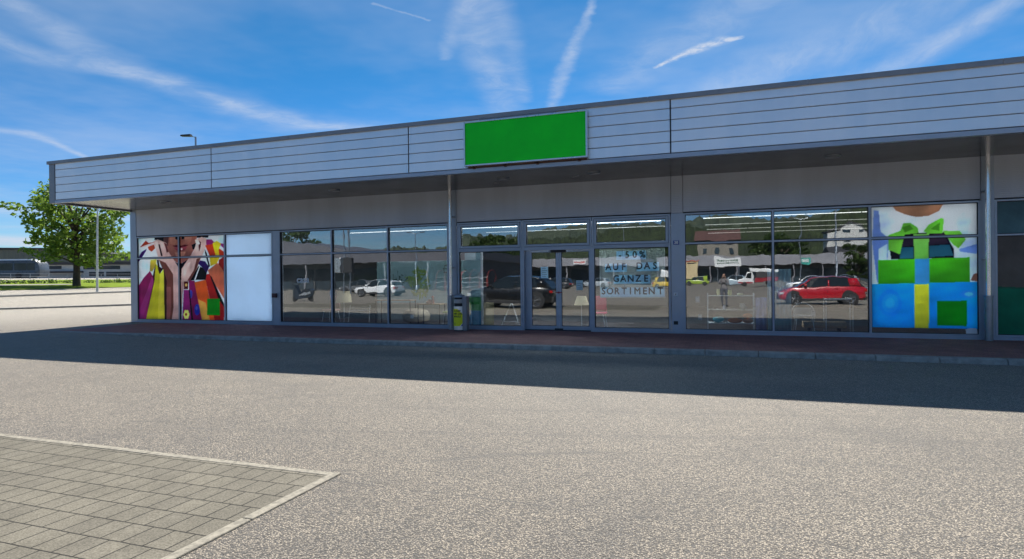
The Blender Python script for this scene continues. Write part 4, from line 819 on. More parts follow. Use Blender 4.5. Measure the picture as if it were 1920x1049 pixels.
# ------------------------------------------------------------------ cars
M['tyre'] = mat('tyre', (.02, .02, .022), .8, 0, .1, 6)
M['alloy'] = mat('alloy', (.45, .46, .48), .25, .9, .05, 4)
M['tail'] = mat('tail_light', (.45, .01, .01), .15, 0, .05, 3, coat=.8)
M['headl'] = mat('head_light', (.75, .78, .8), .1, .3, .05, 3, coat=1)
M['cladding'] = mat('black_cladding', (.025, .025, .028), .6)
def paint(name, c): 
    return mat('paint_' + name, c, .28, .0, .03, 1.0, coat=1.0)
KINDS_ = {
 # L, W, rows of (x/L from the rear, half width, belt z) and cabin (x/L, roof z, inset)
 'suv': dict(L=4.40, W=1.84, H=1.62, wr=.355, clad=True,
    body=[(0, .70, .62, .42), (.012, .80, .92, .34), (.05, .88, 1.0, .28), (.2, .915, 1.03, .25), (.45, .92, 1.0, .24), (.70, .915, .985, .24), (.80, .90, .96, .25), (.93, .86, .86, .27), (.985, .74, .70, .32), (1, .62, .58, .40)],
    cab=[(.02, 1.02, .74), (.10, 1.36, .68), (.18, 1.50, .65), (.36, 1.57, .66), (.52, 1.55, .67), (.62, 1.42, .69), (.775, .99, .80)], wx=(.185, .805)),
 'estate': dict(L=4.7, W=1.82, H=1.48, wr=.33, clad=False,
    body=[(0, .70, .58, .40), (.012, .80, .86, .32), (.05, .88, .92, .26), (.2, .905, .94, .22), (.45, .91, .92, .21), (.70, .905, .90, .21), (.80, .89, .86, .22), (.93, .84, .76, .24), (.985, .72, .62, .3), (1, .6, .52, .38)],
    cab=[(.03, .94, .74), (.09, 1.36, .67), (.16, 1.45, .65), (.35, 1.48, .66), (.50, 1.45, .67), (.58, 1.36, .69), (.74, .90, .80)], wx=(.19, .80)),
 'hatch': dict(L=3.9, W=1.72, H=1.48, wr=.31, clad=False,
    body=[(0, .66, .58, .40), (.012, .76, .86, .32), (.05, .83, .92, .26), (.2, .855, .94, .22), (.45, .86, .92, .21), (.70, .855, .90, .21), (.82, .84, .84, .22), (.94, .78, .74, .24), (.985, .68, .6, .3), (1, .56, .5, .38)],
    cab=[(.03, .94, .70), (.10, 1.36, .63), (.2, 1.45, .61), (.4, 1.48, .62), (.54, 1.44, .63), (.62, 1.34, .66), (.78, .88, .76)], wx=(.17, .80)),
}
def make_car(kind, pm, loc, rz, label, cat='car', group=None, scale=1.0, windows=True):
    K = KINDS_[kind]; L, Wd = K['L'], K['W']; t = thing('parked_car', (loc[0], loc[1], loc[2] if len(loc) > 2 else gz(*loc)), label, cat, group, rz)
    def cx(f): return (f - .5) * L
    rings = []
    for f, w, zt, zb_ in K['body']:
        x = cx(f); zm = zb_ + (zt - zb_) * .5
        half = [(0, zb_), (w * .86, zb_), (w * .985, zb_ + .10), (w, zm), (w * .985, zt - .09), (w * .93, zt - .015), (w * .80, zt + .01), (0, zt + .03)]
        rings.append([(x, y, z) for y, z in half] + [(x, -y, z) for y, z in half[::-1][1:-1]])
    mb = MB(); mb.loft(rings)
    # roof skin and pillars over the glasshouse
    cab = K['cab']; 
    def cr(f): # belt half width there
        return float(np.interp(f, [q[0] for q in K['body']], [q[1] for q in K['body']])) * .93, float(np.interp(f, [q[0] for q in K['body']], [q[2] for q in K['body']]))
    body = mb.build('body', pm, t, smooth=True, local=True)
    mb = MB()
    top = [q for q in cab if q[1] > 1.3]
    r2 = []
    for f, zt, w in cab[1:-1]: x = cx(f); r2.append([(x, w + .012, zt - .085), (x, w - .02, zt - .02), (x, w * .6, zt + .012), (x, 0, zt + .02), (x, -w * .6, zt + .012), (x, -w + .02, zt - .02), (x, -w - .012, zt - .085)])
    mb.loft(r2, False)
    def pil(f0, z0_, y0, f1, z1_, y1, wd):
        for s in (1, -1):
            mb.face([(cx(f0) - wd, s * y0, z0_), (cx(f0) + wd, s * y0, z0_), (cx(f1) + wd, s * y1, z1_), (cx(f1) - wd, s * y1, z1_)])
    bw, bz = cr(cab[-1][0]); pil(cab[-1][0] - .01, bz, bw + .0, cab[-2][0], cab[-2][1] - .05, cab[-2][2] + .016, .045)
    bw, bz = cr(.12); pil(.12, bz, bw + .012, .15, cab[1][1] + .06, cab[1][2] + .018, .24)
    bw, bz = cr(.42); pil(.42, bz, bw + .010, .41, cab[3][1] - .08, cab[3][2] + .014, .04)
    rf = mb.build('roof', pm, t, smooth=True, local=True)
    sdf = rf.modifiers.new('s', 'SOLIDIFY'); sdf.thickness = .012
    mb = MB(); r3 = []
    for i, (f, zt, w) in enumerate(cab):
        x = cx(f); bw, bz = cr(f)
        if i in (0, len(cab) - 1): r3.append([(x, bw * .9, bz - .05), (x, bw * .9, bz), (x, bw * .8, bz + .02), (x, -bw * .8, bz + .02), (x, -bw * .9, bz), (x, -bw * .9, bz - .05)])
        else: r3.append([(x, bw, bz - .05), (x, bw, bz), (x, w, zt - .03), (x, -w, zt - .03), (x, -bw, bz), (x, -bw, bz - .05)])
    mb.loft(r3); mb.build('window', M['carglass'], t, local=True)
    # sills, bumpers
    mb = MB(); bwid = Wd / 2
    if K['clad']: trims = (('sill', .26, .73, 1.0, .24, .40), ('bumper', -.004, .03, .84, .30, .52), ('bumper', .975, 1.004, .68, .28, .50))
    else: trims = (('sill', .26, .73, .99, .2, .27), ('bumper', .985, 1.003, .5, .3, .45))
    for n_, f0, f1, ww, z0, z1 in trims: mb = MB(); mb.box(cx(f0), cx(f1), -bwid * ww, bwid * ww, z0, z1); mb.build(n_, M['cladding'], t, local=True, bevel=.02)
    wr = K['wr']
    for f in K['wx']:
        for s in (1, -1):
            x = cx(f); w = float(np.interp(f, [q[0] for q in K['body']], [q[1] for q in K['body']]))
            mb = MB(); mb.lathe([(wr + (.075 if K['clad'] else .045), 0), (wr + (.07 if K['clad'] else .04), .012)], (x, s * (w - .004) if s > 0 else -(w + .008), wr + .015), 26, 'y')
            mb.build('wheel_arch', M['cladding'], t, local=True)
            y0 = s * (w + .012); mb = MB(); sg_ = s
            mb.lathe([(wr * .62, -.10 * sg_), (wr * .97, -.10 * sg_), (wr, -.06 * sg_), (wr, .0), (wr * .96, .02 * sg_), (wr * .70, .022 * sg_), (wr * .66, .0)], (x, y0, wr), 28, 'y'); wh = mb.build('wheel', M['tyre'], t, local=True, smooth=True)
            mb = MB(); mb.tube([(x + wr * .66 * math.cos(a_), y0 + .018 * sg_, wr + wr * .66 * math.sin(a_)) for a_ in np.linspace(0, 2 * math.pi, 25)], .016, 5, False)
            for k5 in range(5):
                for off_ in (-.13, .13):
                    a_ = k5 * 2 * math.pi / 5 + .3; mb.tube([(x + .03 * math.cos(a_), y0 + .02 * sg_, wr + .03 * math.sin(a_)), (x + wr * .64 * math.cos(a_ + off_), y0 + .014 * sg_, wr + wr * .64 * math.sin(a_ + off_))], .018, 4, False)
            mb.lathe([(.06, 0), (.05, .012 * sg_)], (x, y0 + .012 * sg_, wr), 12, 'y'); mb.build('rim', M['alloy'], wh, local=True)
    for s in (1, -1):
        w0 = K['body'][1][1]; zt = K['body'][1][2]
        mb = MB(); mb.box(cx(-.001), cx(.035), s * w0 * .55, s * w0 * 1.075, zt - .20, zt - .07); mb.build('tail_light', M['tail'], t, local=True, bevel=.02)
        w0 = K['body'][-3][1]; zt = K['body'][-2][2]
        mb = MB(); mb.box(cx(.925), cx(.985), s * w0 * .66, s * w0 * 1.0, zt - .10, zt + .03); mb.build('headlight', M['headl'], t, local=True, bevel=.02)
        bw, bz = cr(.66); mb = MB(); mb.box(cx(.665), cx(.70), s * (bw + .02), s * (bw + .20), bz + .04, bz + .18); mb.build('wing_mirror', pm, t, local=True, bevel=.03)
        for f in (.34, .53): mb = MB(); bw, bz = cr(f); mb.box(cx(f) - .09, cx(f) + .09, s * bw * 1.04, s * (bw * 1.07 + .012), bz - .14, bz - .11); mb.build('door_handle', pm, t, local=True)
        for f in (.27, .44, .66):
            mb = MB(); bw, bz = cr(f); mb.box(cx(f) - .005, cx(f) + .005, s * bw * 1.02, s * (bw / .93 * .9965), .42, bz - .05); mb.build('door_seam', M['dark'], t, local=True)
    mb = MB(); mb.box(cx(-.006), cx(0.0), -.26, .26, .60, .71); mb.build('number_plate', M['white'], t, local=True)
    mb = MB(); mb.box(cx(.985), cx(1.004), -.42, .42, .50, .64); mb.build('grille', M['dark'], t, local=True)
    if scale != 1: t.scale = (scale,) * 3
    return t
PI = math.pi
make_car('suv', paint('black', (.004, .004, .005)), (-10.62, -13.95), PI, 'large black car parked on the paving, mirrored beside the entrance doors', scale=1.08)
make_car('suv', paint('red', (.42, .008, .02)), (4.85, -19.7), PI, 'red compact car mirrored in the right hand shop window', scale=.96)
make_car('suv', paint('white', (.75, .76, .78)), (-29.9, -31.7), PI, 'white compact car mirrored in the middle of the left shop windows')
make_car('hatch', paint('white2', (.72, .74, .76)), (10.9, -29.7), PI, 'white car behind the red one, mirrored at the window edge')
make_car('estate', paint('white3', (.74, .75, .77)), (8.4, -52.5), PI, 'white estate car mirrored above the bonnet of the red car')
make_car('hatch', paint('yellow', (.62, .42, .02)), (-6.6, -62.6), 0.1, 'yellow car mirrored beside the lettered sheet')
make_car('hatch', paint('lime', (.30, .42, .04)), (-4.3, -91), PI, 'lime green car mirrored below the cream truck')
make_car('estate', paint('grey', (.22, .26, .30)), (16.5, -84), PI, 'grey estate car mirrored behind the roof of the red car')
make_car('estate', paint('silver', (.36, .40, .44)), (-17.0, -66), PI, 'silver blue estate car mirrored in the right door leaf')
for i, (x, y, c, n_, kd) in enumerate(((-22.6, -66.5, (.02, .022, .026), 'black estate car mirrored left of the silver blue one', 'estate'),
                              (-28.2, -67, (.05, .055, .07), 'dark blue hatchback mirrored behind the black car roof', 'hatch'),
                              (1.5, -86, (.35, .45, .52), 'pale blue hatchback mirrored beside the lime green car', 'hatch'),
                              (-41, -45, (.10, .105, .11), 'dark grey estate car mirrored in the far left panes', 'estate'))):
    make_car(kd, paint('far%d' % i, c), (x, y), PI, n_)

# pickup with white canopy
tk = thing('delivery_truck', (4.4, -74, 0), 'white cabbed truck with white box top and dark red flank, mirrored right of the sign', 'truck', rz=PI)
wp = paint('truck_white', (.76, .77, .78)); rp = paint('truck_red', (.30, .02, .03))
mb = MB(); mb.prism([(2.55, .55), (2.6, .95), (2.35, 1.12), (1.75, 1.2), (1.25, 1.98), (.6, 2.02), (.5, .5)], 'y', -.95, .95); mb.build('cab', wp, tk, local=True, bevel=.05)
mb = MB(); mb.prism([(1.62, 1.26), (1.2, 1.86), (.75, 1.9), (.7, 1.25)], 'y', -.965, .965); mb.build('window', M['carglass'], tk, local=True)
mb = MB(); mb.box(-2.6, .42, -1.0, 1.0, .62, 1.25); mb.build('flatbed', rp, tk, local=True, bevel=.03)
mb = MB(); mb.box(-2.55, .3, -1.05, 1.05, 1.25, 2.05); mb.build('load', M['darkroof'], tk, local=True)
mb = MB(); mb.box(-2.7, .9, -1.05, 1.05, 2.06, 2.5); mb.build('box_top', wp, tk, local=True, bevel=.06)
mb = MB(); mb.box(.6, 2.58, -.97, .97, .55, .72); mb.build('sill', rp, tk, local=True)
for x in (1.75, -1.6):
    for s in (1, -1): mb = MB(); mb.lathe([(.2, -.1 * s), (.38, -.1 * s), (.38, .06 * s), (.2, .08 * s)], (x, s * .93, .38), 20, 'y'); mb.build('wheel', M['tyre'], tk, local=True)
# cream box truck with red writing
bt = thing('box_truck', (-6.6, -104, 0), 'cream box truck body with red stripe writing, mirrored at the left of the right windows', 'truck')
cb = mat('cream', (.62, .50, .29), .5, 0, .06, .5)
mb = MB(); mb.box(-9.4, -4.5, -106, -103.4, 1.0, 4.5); mb.build('box_body', cb, bt, bevel=.04)
mb = MB(); mb.box(-9.3, -4.6, -105.9, -103.5, .6, 1.0); mb.build('chassis', M['dark'], bt)
mb = MB(); mb.prism([(-11.6, .7), (-11.6, 1.6), (-11.2, 2.7), (-9.6, 2.8), (-9.6, .7)], 'y', -105.9, -103.6); mb.build('cab', wp, bt, bevel=.08)
mb = MB(); mb.box(-9.5, -4.4, -103.38, -103.3, 4.45, 4.55); mb.box(-9.2, -6.6, -103.396, -103.38, 4.02, 4.25); mb.build('stripe', mat('orange_red', (.6, .08, .02), .5), bt)
mb = MB(); mb.box(-6.4, -4.9, -103.396, -103.38, 4.02, 4.22); mb.box(-9.2, -7.5, -103.396, -103.38, 3.72, 3.86); mb.build('lettering_band', M['dark'], bt)
for x in (-10.7, -8.2, -5.6): mb = MB(); mb.lathe([(.2, 0), (.48, 0), (.48, .3), (.2, .32)], (x, -103.8, .48), 18, 'y'); mb.build('wheel', M['tyre'], bt)

# motor scooter
sc = thing('motor_scooter', (-29.2, -20.2, 0), 'black and silver motor scooter mirrored in the far left pane', 'motor scooter', rz=PI)
mb = MB()
def sec(x, w, z0, z1): return [(x, -w, z0), (x, w, z0), (x, w * .8, z1), (x, -w * .8, z1)]
mb.loft([sec(-.98, .10, .60, .88), sec(-.7, .20, .30, .95), sec(-.2, .22, .22, .92), sec(.08, .2, .20, .74), sec(.28, .2, .2, .50), sec(.45, .26, .22, .92), sec(.60, .28, .30, 1.25), sec(.80, .2, .42, 1.02), sec(.92, .1, .5, .8)])
mb.build('body', paint('scooter_black', (.015, .015, .018)), sc, local=True, smooth=True)
mb = MB(); mb.box(-.75, .02, -.15, .15, .88, .95); mb.build('seat', M['cladding'], sc, local=True, bevel=.03)
for s in (1, -1):
    mb = MB(); mb.prism([(-.85, .62), (-.35, .48), (.25, .40), (.28, .46), (-.3, .66), (-.82, .78)], 'y', s * .185, s * .205); mb.prism([(.45, .42), (.60, .45), (.74, .86), (.66, .98)], 'y', s * .18, s * .205); mb.build('side_panel', M['silver'], sc, local=True)
    mb = MB(); mb.tube([(.58, 0, 1.08), (.52, s * .32, 1.12)], .02, 6); mb.build('handlebar', M['dark'], sc, local=True)
    mb = MB(); mb.tube([(.6, s * .2, 1.1), (.62, s * .34, 1.28)], .012, 5); mb.lathe([(.06, 0), (.06, .02)], (.62, s * .36, 1.3), 10, 'x'); mb.build('mirror', M['dark'], sc, local=True)
for x in (.78, -.72): mb = MB(); mb.lathe([(.12, -.05), (.22, -.05), (.24, 0), (.22, .05), (.12, .05)], (x, 0, .24), 22, 'y'); mb.build('wheel', M['tyre'], sc, local=True, smooth=True)
mb = MB(); mb.tube([(.62, 0, .9), (.78, 0, .3)], .035, 8); mb.build('fork', M['alloy'], sc, local=True)

# ------------------------------------------------------------------ the retail row across the car park
M['hallfas'] = mat('hall_fascia', (.13, .13, .15), .5, .2, .08, .4)
M['hallfas2'] = mat('hall_fascia_light', (.30, .30, .33), .5, .2, .08, .4)
M['hallwall'] = mat('hall_wall', (.07, .075, .08), .7, 0, .2, .3)
def hall_row(name, x0, x1, y, ztop, zf, depth, label, fm, roofpoly=None, bays=6):
    """canopied shop row whose front faces +Y"""
    t = thing(name, ((x0 + x1) / 2, y - depth / 2, 0), label, 'shop row')
    mb = MB(); mb.box(x0 + .3, x1 - .3, y - depth, y - 2.4, 0, zf + .2); mb.build('wall', M['hallwall'], t)
    mb = MB()
    if roofpoly: mb.prism(roofpoly, 'y', y - depth, y)
    else: mb.box(x0, x1, y - depth, y, zf, ztop)
    mb.build('fascia', fm, t)
    w = (x1 - x0 - 1) / bays
    for i in range(bays):
        a_ = x0 + .5 + i * w
        mb = MB(); mb.box(a_ + .3, a_ + w - .3, y - 2.4, y - 2.33, .3, zf - .7); mb.build('window', M['winblue'], t)
        mb = MB(); mb.tube([(a_, y - .3, 0), (a_, y - .3, zf)], .12, 8); mb.build('column', M['hallfas2'], t)
    return t
hall_row('shop_row', -78, -30.5, -56, 5.1, 3.9, 22, 'dark gabled shop row mirrored behind the white car', M['hallfas'], [(-78, 3.9), (-78, 6.2), (-61, 7.3), (-48, 5.45), (-44, 5.1), (-30.5, 5.1), (-30.5, 3.9)], 7)
hall_row('shop_row', -43, -14.5, -97, 5.3, 3.7, 20, 'grey shop row mirrored across the entrance doors', M['hallfas2'], None, 6)
hall_row('shop_row', -14, 30, -118, 5.8, 3.7, 20, 'long grey shop row mirrored behind the parked trucks', M['hallfas2'], None, 8)
# boards on the rows
def board(x0, x1, y, z0, z1, label, colour, marks, mcol):
    t = thing('sign_board', ((x0 + x1) / 2, y, z0), label, 'sign')
    mb = MB(); mb.box(x0, x1, y, y + .12, z0, z1); mb.build('board', colour, t)
    rr = random.Random(int(x0 * 10)); mb = MB()
    for (a_, b_, zc, hh) in marks:
        x = x0 + (x1 - x0) * a_
        while x < x0 + (x1 - x0) * b_:
            w = rr.uniform(.12, .28) * (x1 - x0) / 4; 
            mb.box(x, x + w * .7, y + .12, y + .135, z0 + (z1 - z0) * (zc - hh * rr.uniform(.6, 1)), z0 + (z1 - z0) * (zc + hh * rr.uniform(.6, 1))); x += w
    mb.build('lettering', mcol, t); return t
wb = M['white']; rdm = mat('sign_red', (.55, .02, .02), .5)
board(-1.6, 3.0, -102.8, 3.3, 5.0, 'white billboard with dark green lettering rows mirrored above the parked cars', wb, ((.1, .9, .68, .12), (.1, .9, .38, .09)), mat('sign_green', (.02, .10, .05), .5))
mb = MB(); mb.tube([(-1.2, -102.9, 0), (-1.2, -102.9, 3.4)], .1, 8); mb.tube([(2.6, -102.9, 0), (2.6, -102.9, 3.4)], .1, 8)
mb.build('support', M['zinc'], [o for o in COL.objects if o.name.startswith('sign_board')][-1])
board(-27.6, -24.9, -96.9, 3.9, 4.9, 'small white board with red lettering mirrored in the right door leaf', wb, ((.08, .92, .5, .22),), rdm)
board(11.6, 13.2, -90, 3.2, 4.3, 'small teal and white square sign mirrored under the lamp', mat('teal', (.05, .35, .30), .5), ((.2, .8, .5, .3),), wb)

# trolley shelter with red arches
shr = mat('shelter_red', (.26, .03, .025), .6)
ts = thing('trolley_shelter', (-30, -52, 0), 'trolley shelter with red arched ribs mirrored above the black car', 'shelter')
for i in range(7):
    x = -33.6 + i * 1.15; mb = MB(); pts = [(x, -50.6 - 2.6 * (1 - math.cos(a_)) / 2, 1.7 + .95 * math.sin(a_)) for a_ in np.linspace(0, PI, 11)]
    mb.tube([(x, -50.6, 0)] + pts + [(x, -53.2, 0)], .035, 6); mb.build('rib', shr, ts)
mb = MB()
for z, y in ((.5, -50.6), (1.7, -50.6), (1.1, -50.6)): mb.tube([(-33.6, y, z), (-26.7, y, z)], .03, 6)
mb.build('rail', M['silver'], ts)

# post with two grey cabinets, lamps
ps = thing('sign_post', (-38.6, -39, 0), 'tall double post carrying two grey cabinets, mirrored in the second pane', 'sign post')
for x in (-38.8, -38.1): mb = MB(); mb.tube([(x, -39, 0), (x, -39, 9.5)], .09, 8); mb.build('pole', M['zinc'], ps)
for x, w, c_ in ((-39.55, .75, 'silver'), (-38.5, 1.1, 'cladding')): mb = MB(); mb.box(x, x + w, -38.9, -38.3, 2.3, 3.9); mb.build('cabinet', M[c_], ps, bevel=.04)
street_lamp(10.6, -80, 9.8, 'double armed street lamp mirrored in the right window', ((1.0, 0), (-1.0, 0)), .11)
street_lamp(7.1, -28.7, 8.5, 'slim street lamp mirrored close to the gift poster', ((.9, 0),), .07)
street_lamp(-32.6, -43.7, 6.7, 'short T shaped street lamp mirrored beside the rain pipe', ((.6, 0), (-.6, 0)), .08)
street_lamp(-13.5, -70, 9.0, 'tall street lamp mirrored in the left of the entrance', ((.9, 0),), .09)
# tower building
tw = thing('tower_building', (56, -330, 0), 'tall pale tower block with a sloping roof mirrored beneath the wooded hill', 'building')
M['pale'] = mat('pale_render', (.55, .55, .54), .8, 0, .08, .1)
mb = MB(); mb.box(50.5, 57.5, -345, -330, 0, 24); mb.prism([(57.5, 0), (57.5, 26), (60, 27.5), (66, 26.5), (70, 22), (72, 19), (72, 0)], 'y', -345, -331); mb.build('wall', M['pale'], tw)
mb = MB(); mb.prism([(50, 24), (57.6, 25.8), (57.6, 26.6), (50, 24.8)], 'y', -345.5, -329.5); mb.prism([(57.6, 26), (60, 27.5), (66, 26.5), (70, 22), (72.5, 19), (72.5, 19.8), (70, 22.9), (66, 27.4), (60, 28.4), (57.6, 27)], 'y', -345.5, -330.5); mb.build('roof', M['darkroof'], tw)
for z in (6, 9, 12, 15, 18, 23.5):
    mb = MB(); mb.box(58.3, 61.5, -330.98, -330.9, z, z + 1.1); mb.build('window', M['winblue'], tw)
mb = MB(); mb.box(64.5, 67.5, -330.98, -330.9, 23, 24.6); mb.build('window', M['winblue'], tw)
hs_ = thing('house', (30, -140, 0), 'pale low house with dark roof mirrored at the edge of the right window', 'house')
mb = MB(); mb.box(24, 40, -150, -138, 0, 6.2); mb.build('wall', M['pale'], hs_)
mb = MB(); mb.prism([(-151, 6.2), (-137, 6.2), (-137, 6.6), (-144, 8.2), (-151, 6.6)], 'x', 23, 41); mb.build('roof', M['darkroof'], hs_)
for x in (25, 28, 31, 34): mb = MB(); mb.box(x, x + 1.3, -137.98, -137.9, 3.6, 5); mb.build('window', M['winblue'], hs_)
h2 = thing('house', (-2.5, -165, 0), 'house with red tiled roof mirrored over the shop row', 'house')
mb = MB(); mb.box(-7, 4, -172, -162, 0, 11.5); mb.build('wall', mat('beige_wall', (.24, .22, .19), .8), h2)
mb = MB(); mb.prism([(-173, 11.4), (-161, 11.4), (-167, 14.8)], 'x', -7.8, 4.8); mb.build('roof', mat('red_tiles', (.10, .05, .045), .8, 0, .2, 1), h2)
for x in (-5.5, -2, 1.5): mb = MB(); mb.box(x, x + 1.2, -161.98, -161.9, 7.6, 9.2); mb.build('window', M['winblue'], h2)

# trees seen in the panes
tree((-66, -63, 0), 10.5, 4.6, 'dark tree mirrored at the top left of the first clear pane', 21, M['leafdark'], 110, .3, .2, 16)
tree((-38, -84, 0), 9.6, 5.5, 'dark tree mirrored beside the short street lamp', 22, M['leafdark'], 100, .32, .15, 16)
tree((21.5, -98, 0), 7.2, 2.9, 'rounded green tree mirrored before the tower block', 23, M['leafdark'], 120, .28, .15, 14)
tree((-17, -150, 0), 11, 7.5, 'large tree behind the shop row mirrored over the doors', 24, M['leafdark'], 70, .4, .15, 16)
tree((14, -150, 0), 12, 7.5, 'large tree behind the shop row mirrored left of the tower', 25, M['leafdark'], 70, .4, .15, 16)

# ------------------------------------------------------------------ wooded hills behind the camera
def mat_forest(name, c1, c2, sc):
    mt = mat(name, c1, .95, 0, .0, 1); t = mt.node_tree; p = t.nodes['Principled BSDF']; k = NT(t); v = k.n('ShaderNodeTexCoord').outputs['Object']
    n = k.noise(v, sc, 6, .75); n2 = k.noise(v, sc * .12, 4, .6)
    k.put(p.inputs['Base Color'], k.mix(k.ramp(k.math('ADD', k.math('MULTIPLY', n, .7), k.math('MULTIPLY', n2, .4)), .4, .68), c1, c2))
    b = k.n('ShaderNodeBump'); b.inputs['Strength'].default_value = 1; b.inputs['Distance'].default_value = 6; k.put(b.inputs['Height'], n); k.put(p.inputs['Normal'], b.outputs[0])
    return mt
def hills(name, th, el, d0, d1, jag, mt, seed, label):
    rg = np.random.default_rng(seed); TH = np.arange(-82, 70, .22); E_ = np.interp(TH, th, el); rows = 26; mb = MB()
    j1 = np.convolve(rg.normal(size=len(TH) + 60), np.ones(40) / 40, 'same')[30:-30][:len(TH)]; j2 = rg.normal(size=len(TH)) 
    for r_ in range(rows):
        q = r_ / (rows - 1); d = d0 + (d1 - d0) * q
        for i, tt in enumerate(TH):
            a_ = R(tt); crest = E_[i] * (d1 + 16) + 1.6
            z = crest * (sst(0, 1, q) * .8 + q * .2) + (j1[i] * jag * 6 + j2[i] * jag * .55) * q + rg.normal() * jag * .5 * q - 3 * (1 - q)
            mb.v.append((d * math.sin(a_), -d * math.cos(a_), z))
    n = len(TH)
    for i in range(n):  # back side
        a_ = R(TH[i]); mb.v.append(((d1 * 1.25) * math.sin(a_), -(d1 * 1.25) * math.cos(a_), -5))
    for r_ in range(rows):
        for i in range(n - 1): mb.f.append([r_ * n + i, r_ * n + i + 1, (r_ + 1) * n + i + 1, (r_ + 1) * n + i]); mb.m.append(0)
    return struct(name, mb, mt, label)
hills('hill_near', [-82, -38, -31, -27, -24.2, -23.9, -18, -12, -10, -3, 2, 4, 8, 11.3, 25, 70], [.025, .026, .03, .034, .044, .064, .065, .066, .077, .076, .075, .080, .081, .088, .12, .1], 230, 820, 2.2, mat_forest('forest', (.012, .024, .008), (.05, .075, .02), .09), 1, None)
hills('hill_far', [-82, -37, -32, -31, -25.6, -24, -20, -17, -14, -10, -3, -1.6, 2, 4, 8.7, 20, 70], [.04, .048, .05, .055, .052, .071, .069, .076, .082, .084, .085, .094, .093, .085, .094, .11, .09], 1500, 3200, 9, mat_forest('far_forest', (.03, .05, .035), (.08, .10, .06), .03), 2, None)

# ------------------------------------------------------------------ litter bin
bn = thing('litter_bin', (-7.10, -.58, .1), 'round steel litter bin with a yellow sticker standing beside the rain pipe', 'litter bin')
bx, by = -7.13, -.58
mb = MB(); mb.lathe([(.165, .03), (.165, .70)], (bx, by, .1), 28); body_ = mb.build('body', mat('bin_steel', (.78, .80, .82), .32, .75, .08, 5, streak=True), bn, smooth=True)
mb = MB(); mb.lathe([(.15, 0), (.15, .04)], (bx, by, .1), 24); mb.build('foot', M['dark'], bn)
mb = MB(); mb.lathe([(.13, .70), (.13, .98)], (bx, by, .1), 24); mb.build('liner', M['dark'], bn)
mb = MB(); mb.lathe([(.168, .79), (.168, .90)], (bx, by, .1), 28); mb.build('hood_band', M['zinc'], bn, smooth=True)
mb = MB(); mb.lathe([(.168, .955), (.168, .99), (.13, 1.04), (.05, 1.06)], (bx, by, .1), 28); mb.build('lid', M['zinc'], bn, smooth=True)
mb = MB(); mb.box(bx + .13, bx + .27, by - .10, by + .12, .11, 1.09); mb.box(bx - .172, bx - .13, by - .03, by + .1, .78, 1.06); mb.build('bracket_housing', M['trim'], bn, bevel=.03)
def wrap(poly_fn, a0, a1, n, r):
    mb = MB()
    for i in range(n):
        t0, t1 = a0 + (a1 - a0) * i / n, a0 + (a1 - a0) * (i + 1) / n
        z00, z01 = poly_fn(t0); z10, z11 = poly_fn(t1)
        P_ = lambda t, z: (bx + r * math.sin(R(t + 26)), by - r * math.cos(R(t + 26)), z)
        mb.face([P_(t0, z00), P_(t1, z10), P_(t1, z11), P_(t0, z01)])
    return mb
def yel(t):
    top = .73 if t < -20 else .73 - (t + 20) / 90 * .26
    bot = .245 if t < 2 else .245 + (t - 2) / 68 * .20
    return bot, max(top, bot + .002)
st = wrap(yel, -105, 70, 24, .1672).build('sticker', mat('sticker_yellow', (.86, .84, .01), .45, 0, .03, 3), bn)
def blu(t):
    bot = .245; top = min(.245 + (t - 12) / 58 * .20, .44); return bot, max(top, bot + .002)
wrap(blu, 14, 88, 12, .1668).build('sticker_corner', mat('sticker_blue', (.01, .03, .30), .45), bn)
def curl_text(txt, size, ang, z, sx=1.0):
    mb = text_mb(txt, size, .0004, 'LEFT', bold=size * .035); r = .1682
    mb.v = [(bx + (r + c * .5) * math.sin(R(ang + 26) + a * sx / r), by - (r + c * .5) * math.cos(R(ang + 26) + a * sx / r), z + b) for a, b, c in mb.v]
    mb.build('lettering', M['dark'], st)
curl_text('STOPF', .075, -62, .665); curl_text('MIR DAS', .075, -62, .590, .9); curl_text('MAUL!', .075, -62, .515)
mb = MB(); r_ = .1682
for z in np.arange(.275, .345, .02): mb.tube([(bx + r_ * math.sin(R(a_)), by - r_ * math.cos(R(a_)), z) for a_ in (-32, -24, -16)], .004, 4)
mb.build('lettering', M['dark'], st)

# ------------------------------------------------------------------ sale sheet with paper letters
ink = mat('ink', (.012, .014, .02), .6); card = see_through(mat('letter_card', (.55, .80, 1.0), .6, 0, .10, 3), .6)
sheetm = mat('sheet', (.46, .52, .46), .7, 0, .10, 2)
def mat_thin(name, col, op, var=.1):
    mt = mat(name, col, .6, 0, var, 3); t = mt.node_tree; p = t.nodes['Principled BSDF']; p.inputs['Alpha'].default_value = op; return mt
sh_ = thing('sale_sheet', (-2.33, .06, 1.0), 'pale sale sheet with rows of blue letter cards on the pane right of the doors', 'notice')
mb = MB(); mb.box(-3.20, -1.455, .062, .064, 1.02, 2.36); mb.build('sheet', mat_thin('thin_sheet', (.7, .76, .72), .38), sh_)
mb = MB(); ring(mb, -3.20, -1.455, 1.02, 2.36, .022, .0606, .0616); mb.build('sheet_edge', mat('sheet_edge', (.62, .66, .64), .6), sh_)
CY = .0585
def cardrow(x0, x1, z0, z1, letters, zc):
    mb = MB(); mb.box(x0, x1, CY, CY + .0015, z0, z1); cd_ = mb.build('letter_card', card, sh_)
    for ch, x in letters: text_on_wall('lettering', ch, .255, x, CY - .0015, zc, ink, cd_, thick=.007, depth=.0008, sx=.92)
SX = lambda x: -3.178 + (x - 150) * (1.700 / 1160)      # from the zoomed sheet to metres
SZ = lambda y: 2.345 - (y - 115) * (1.315 / 885)
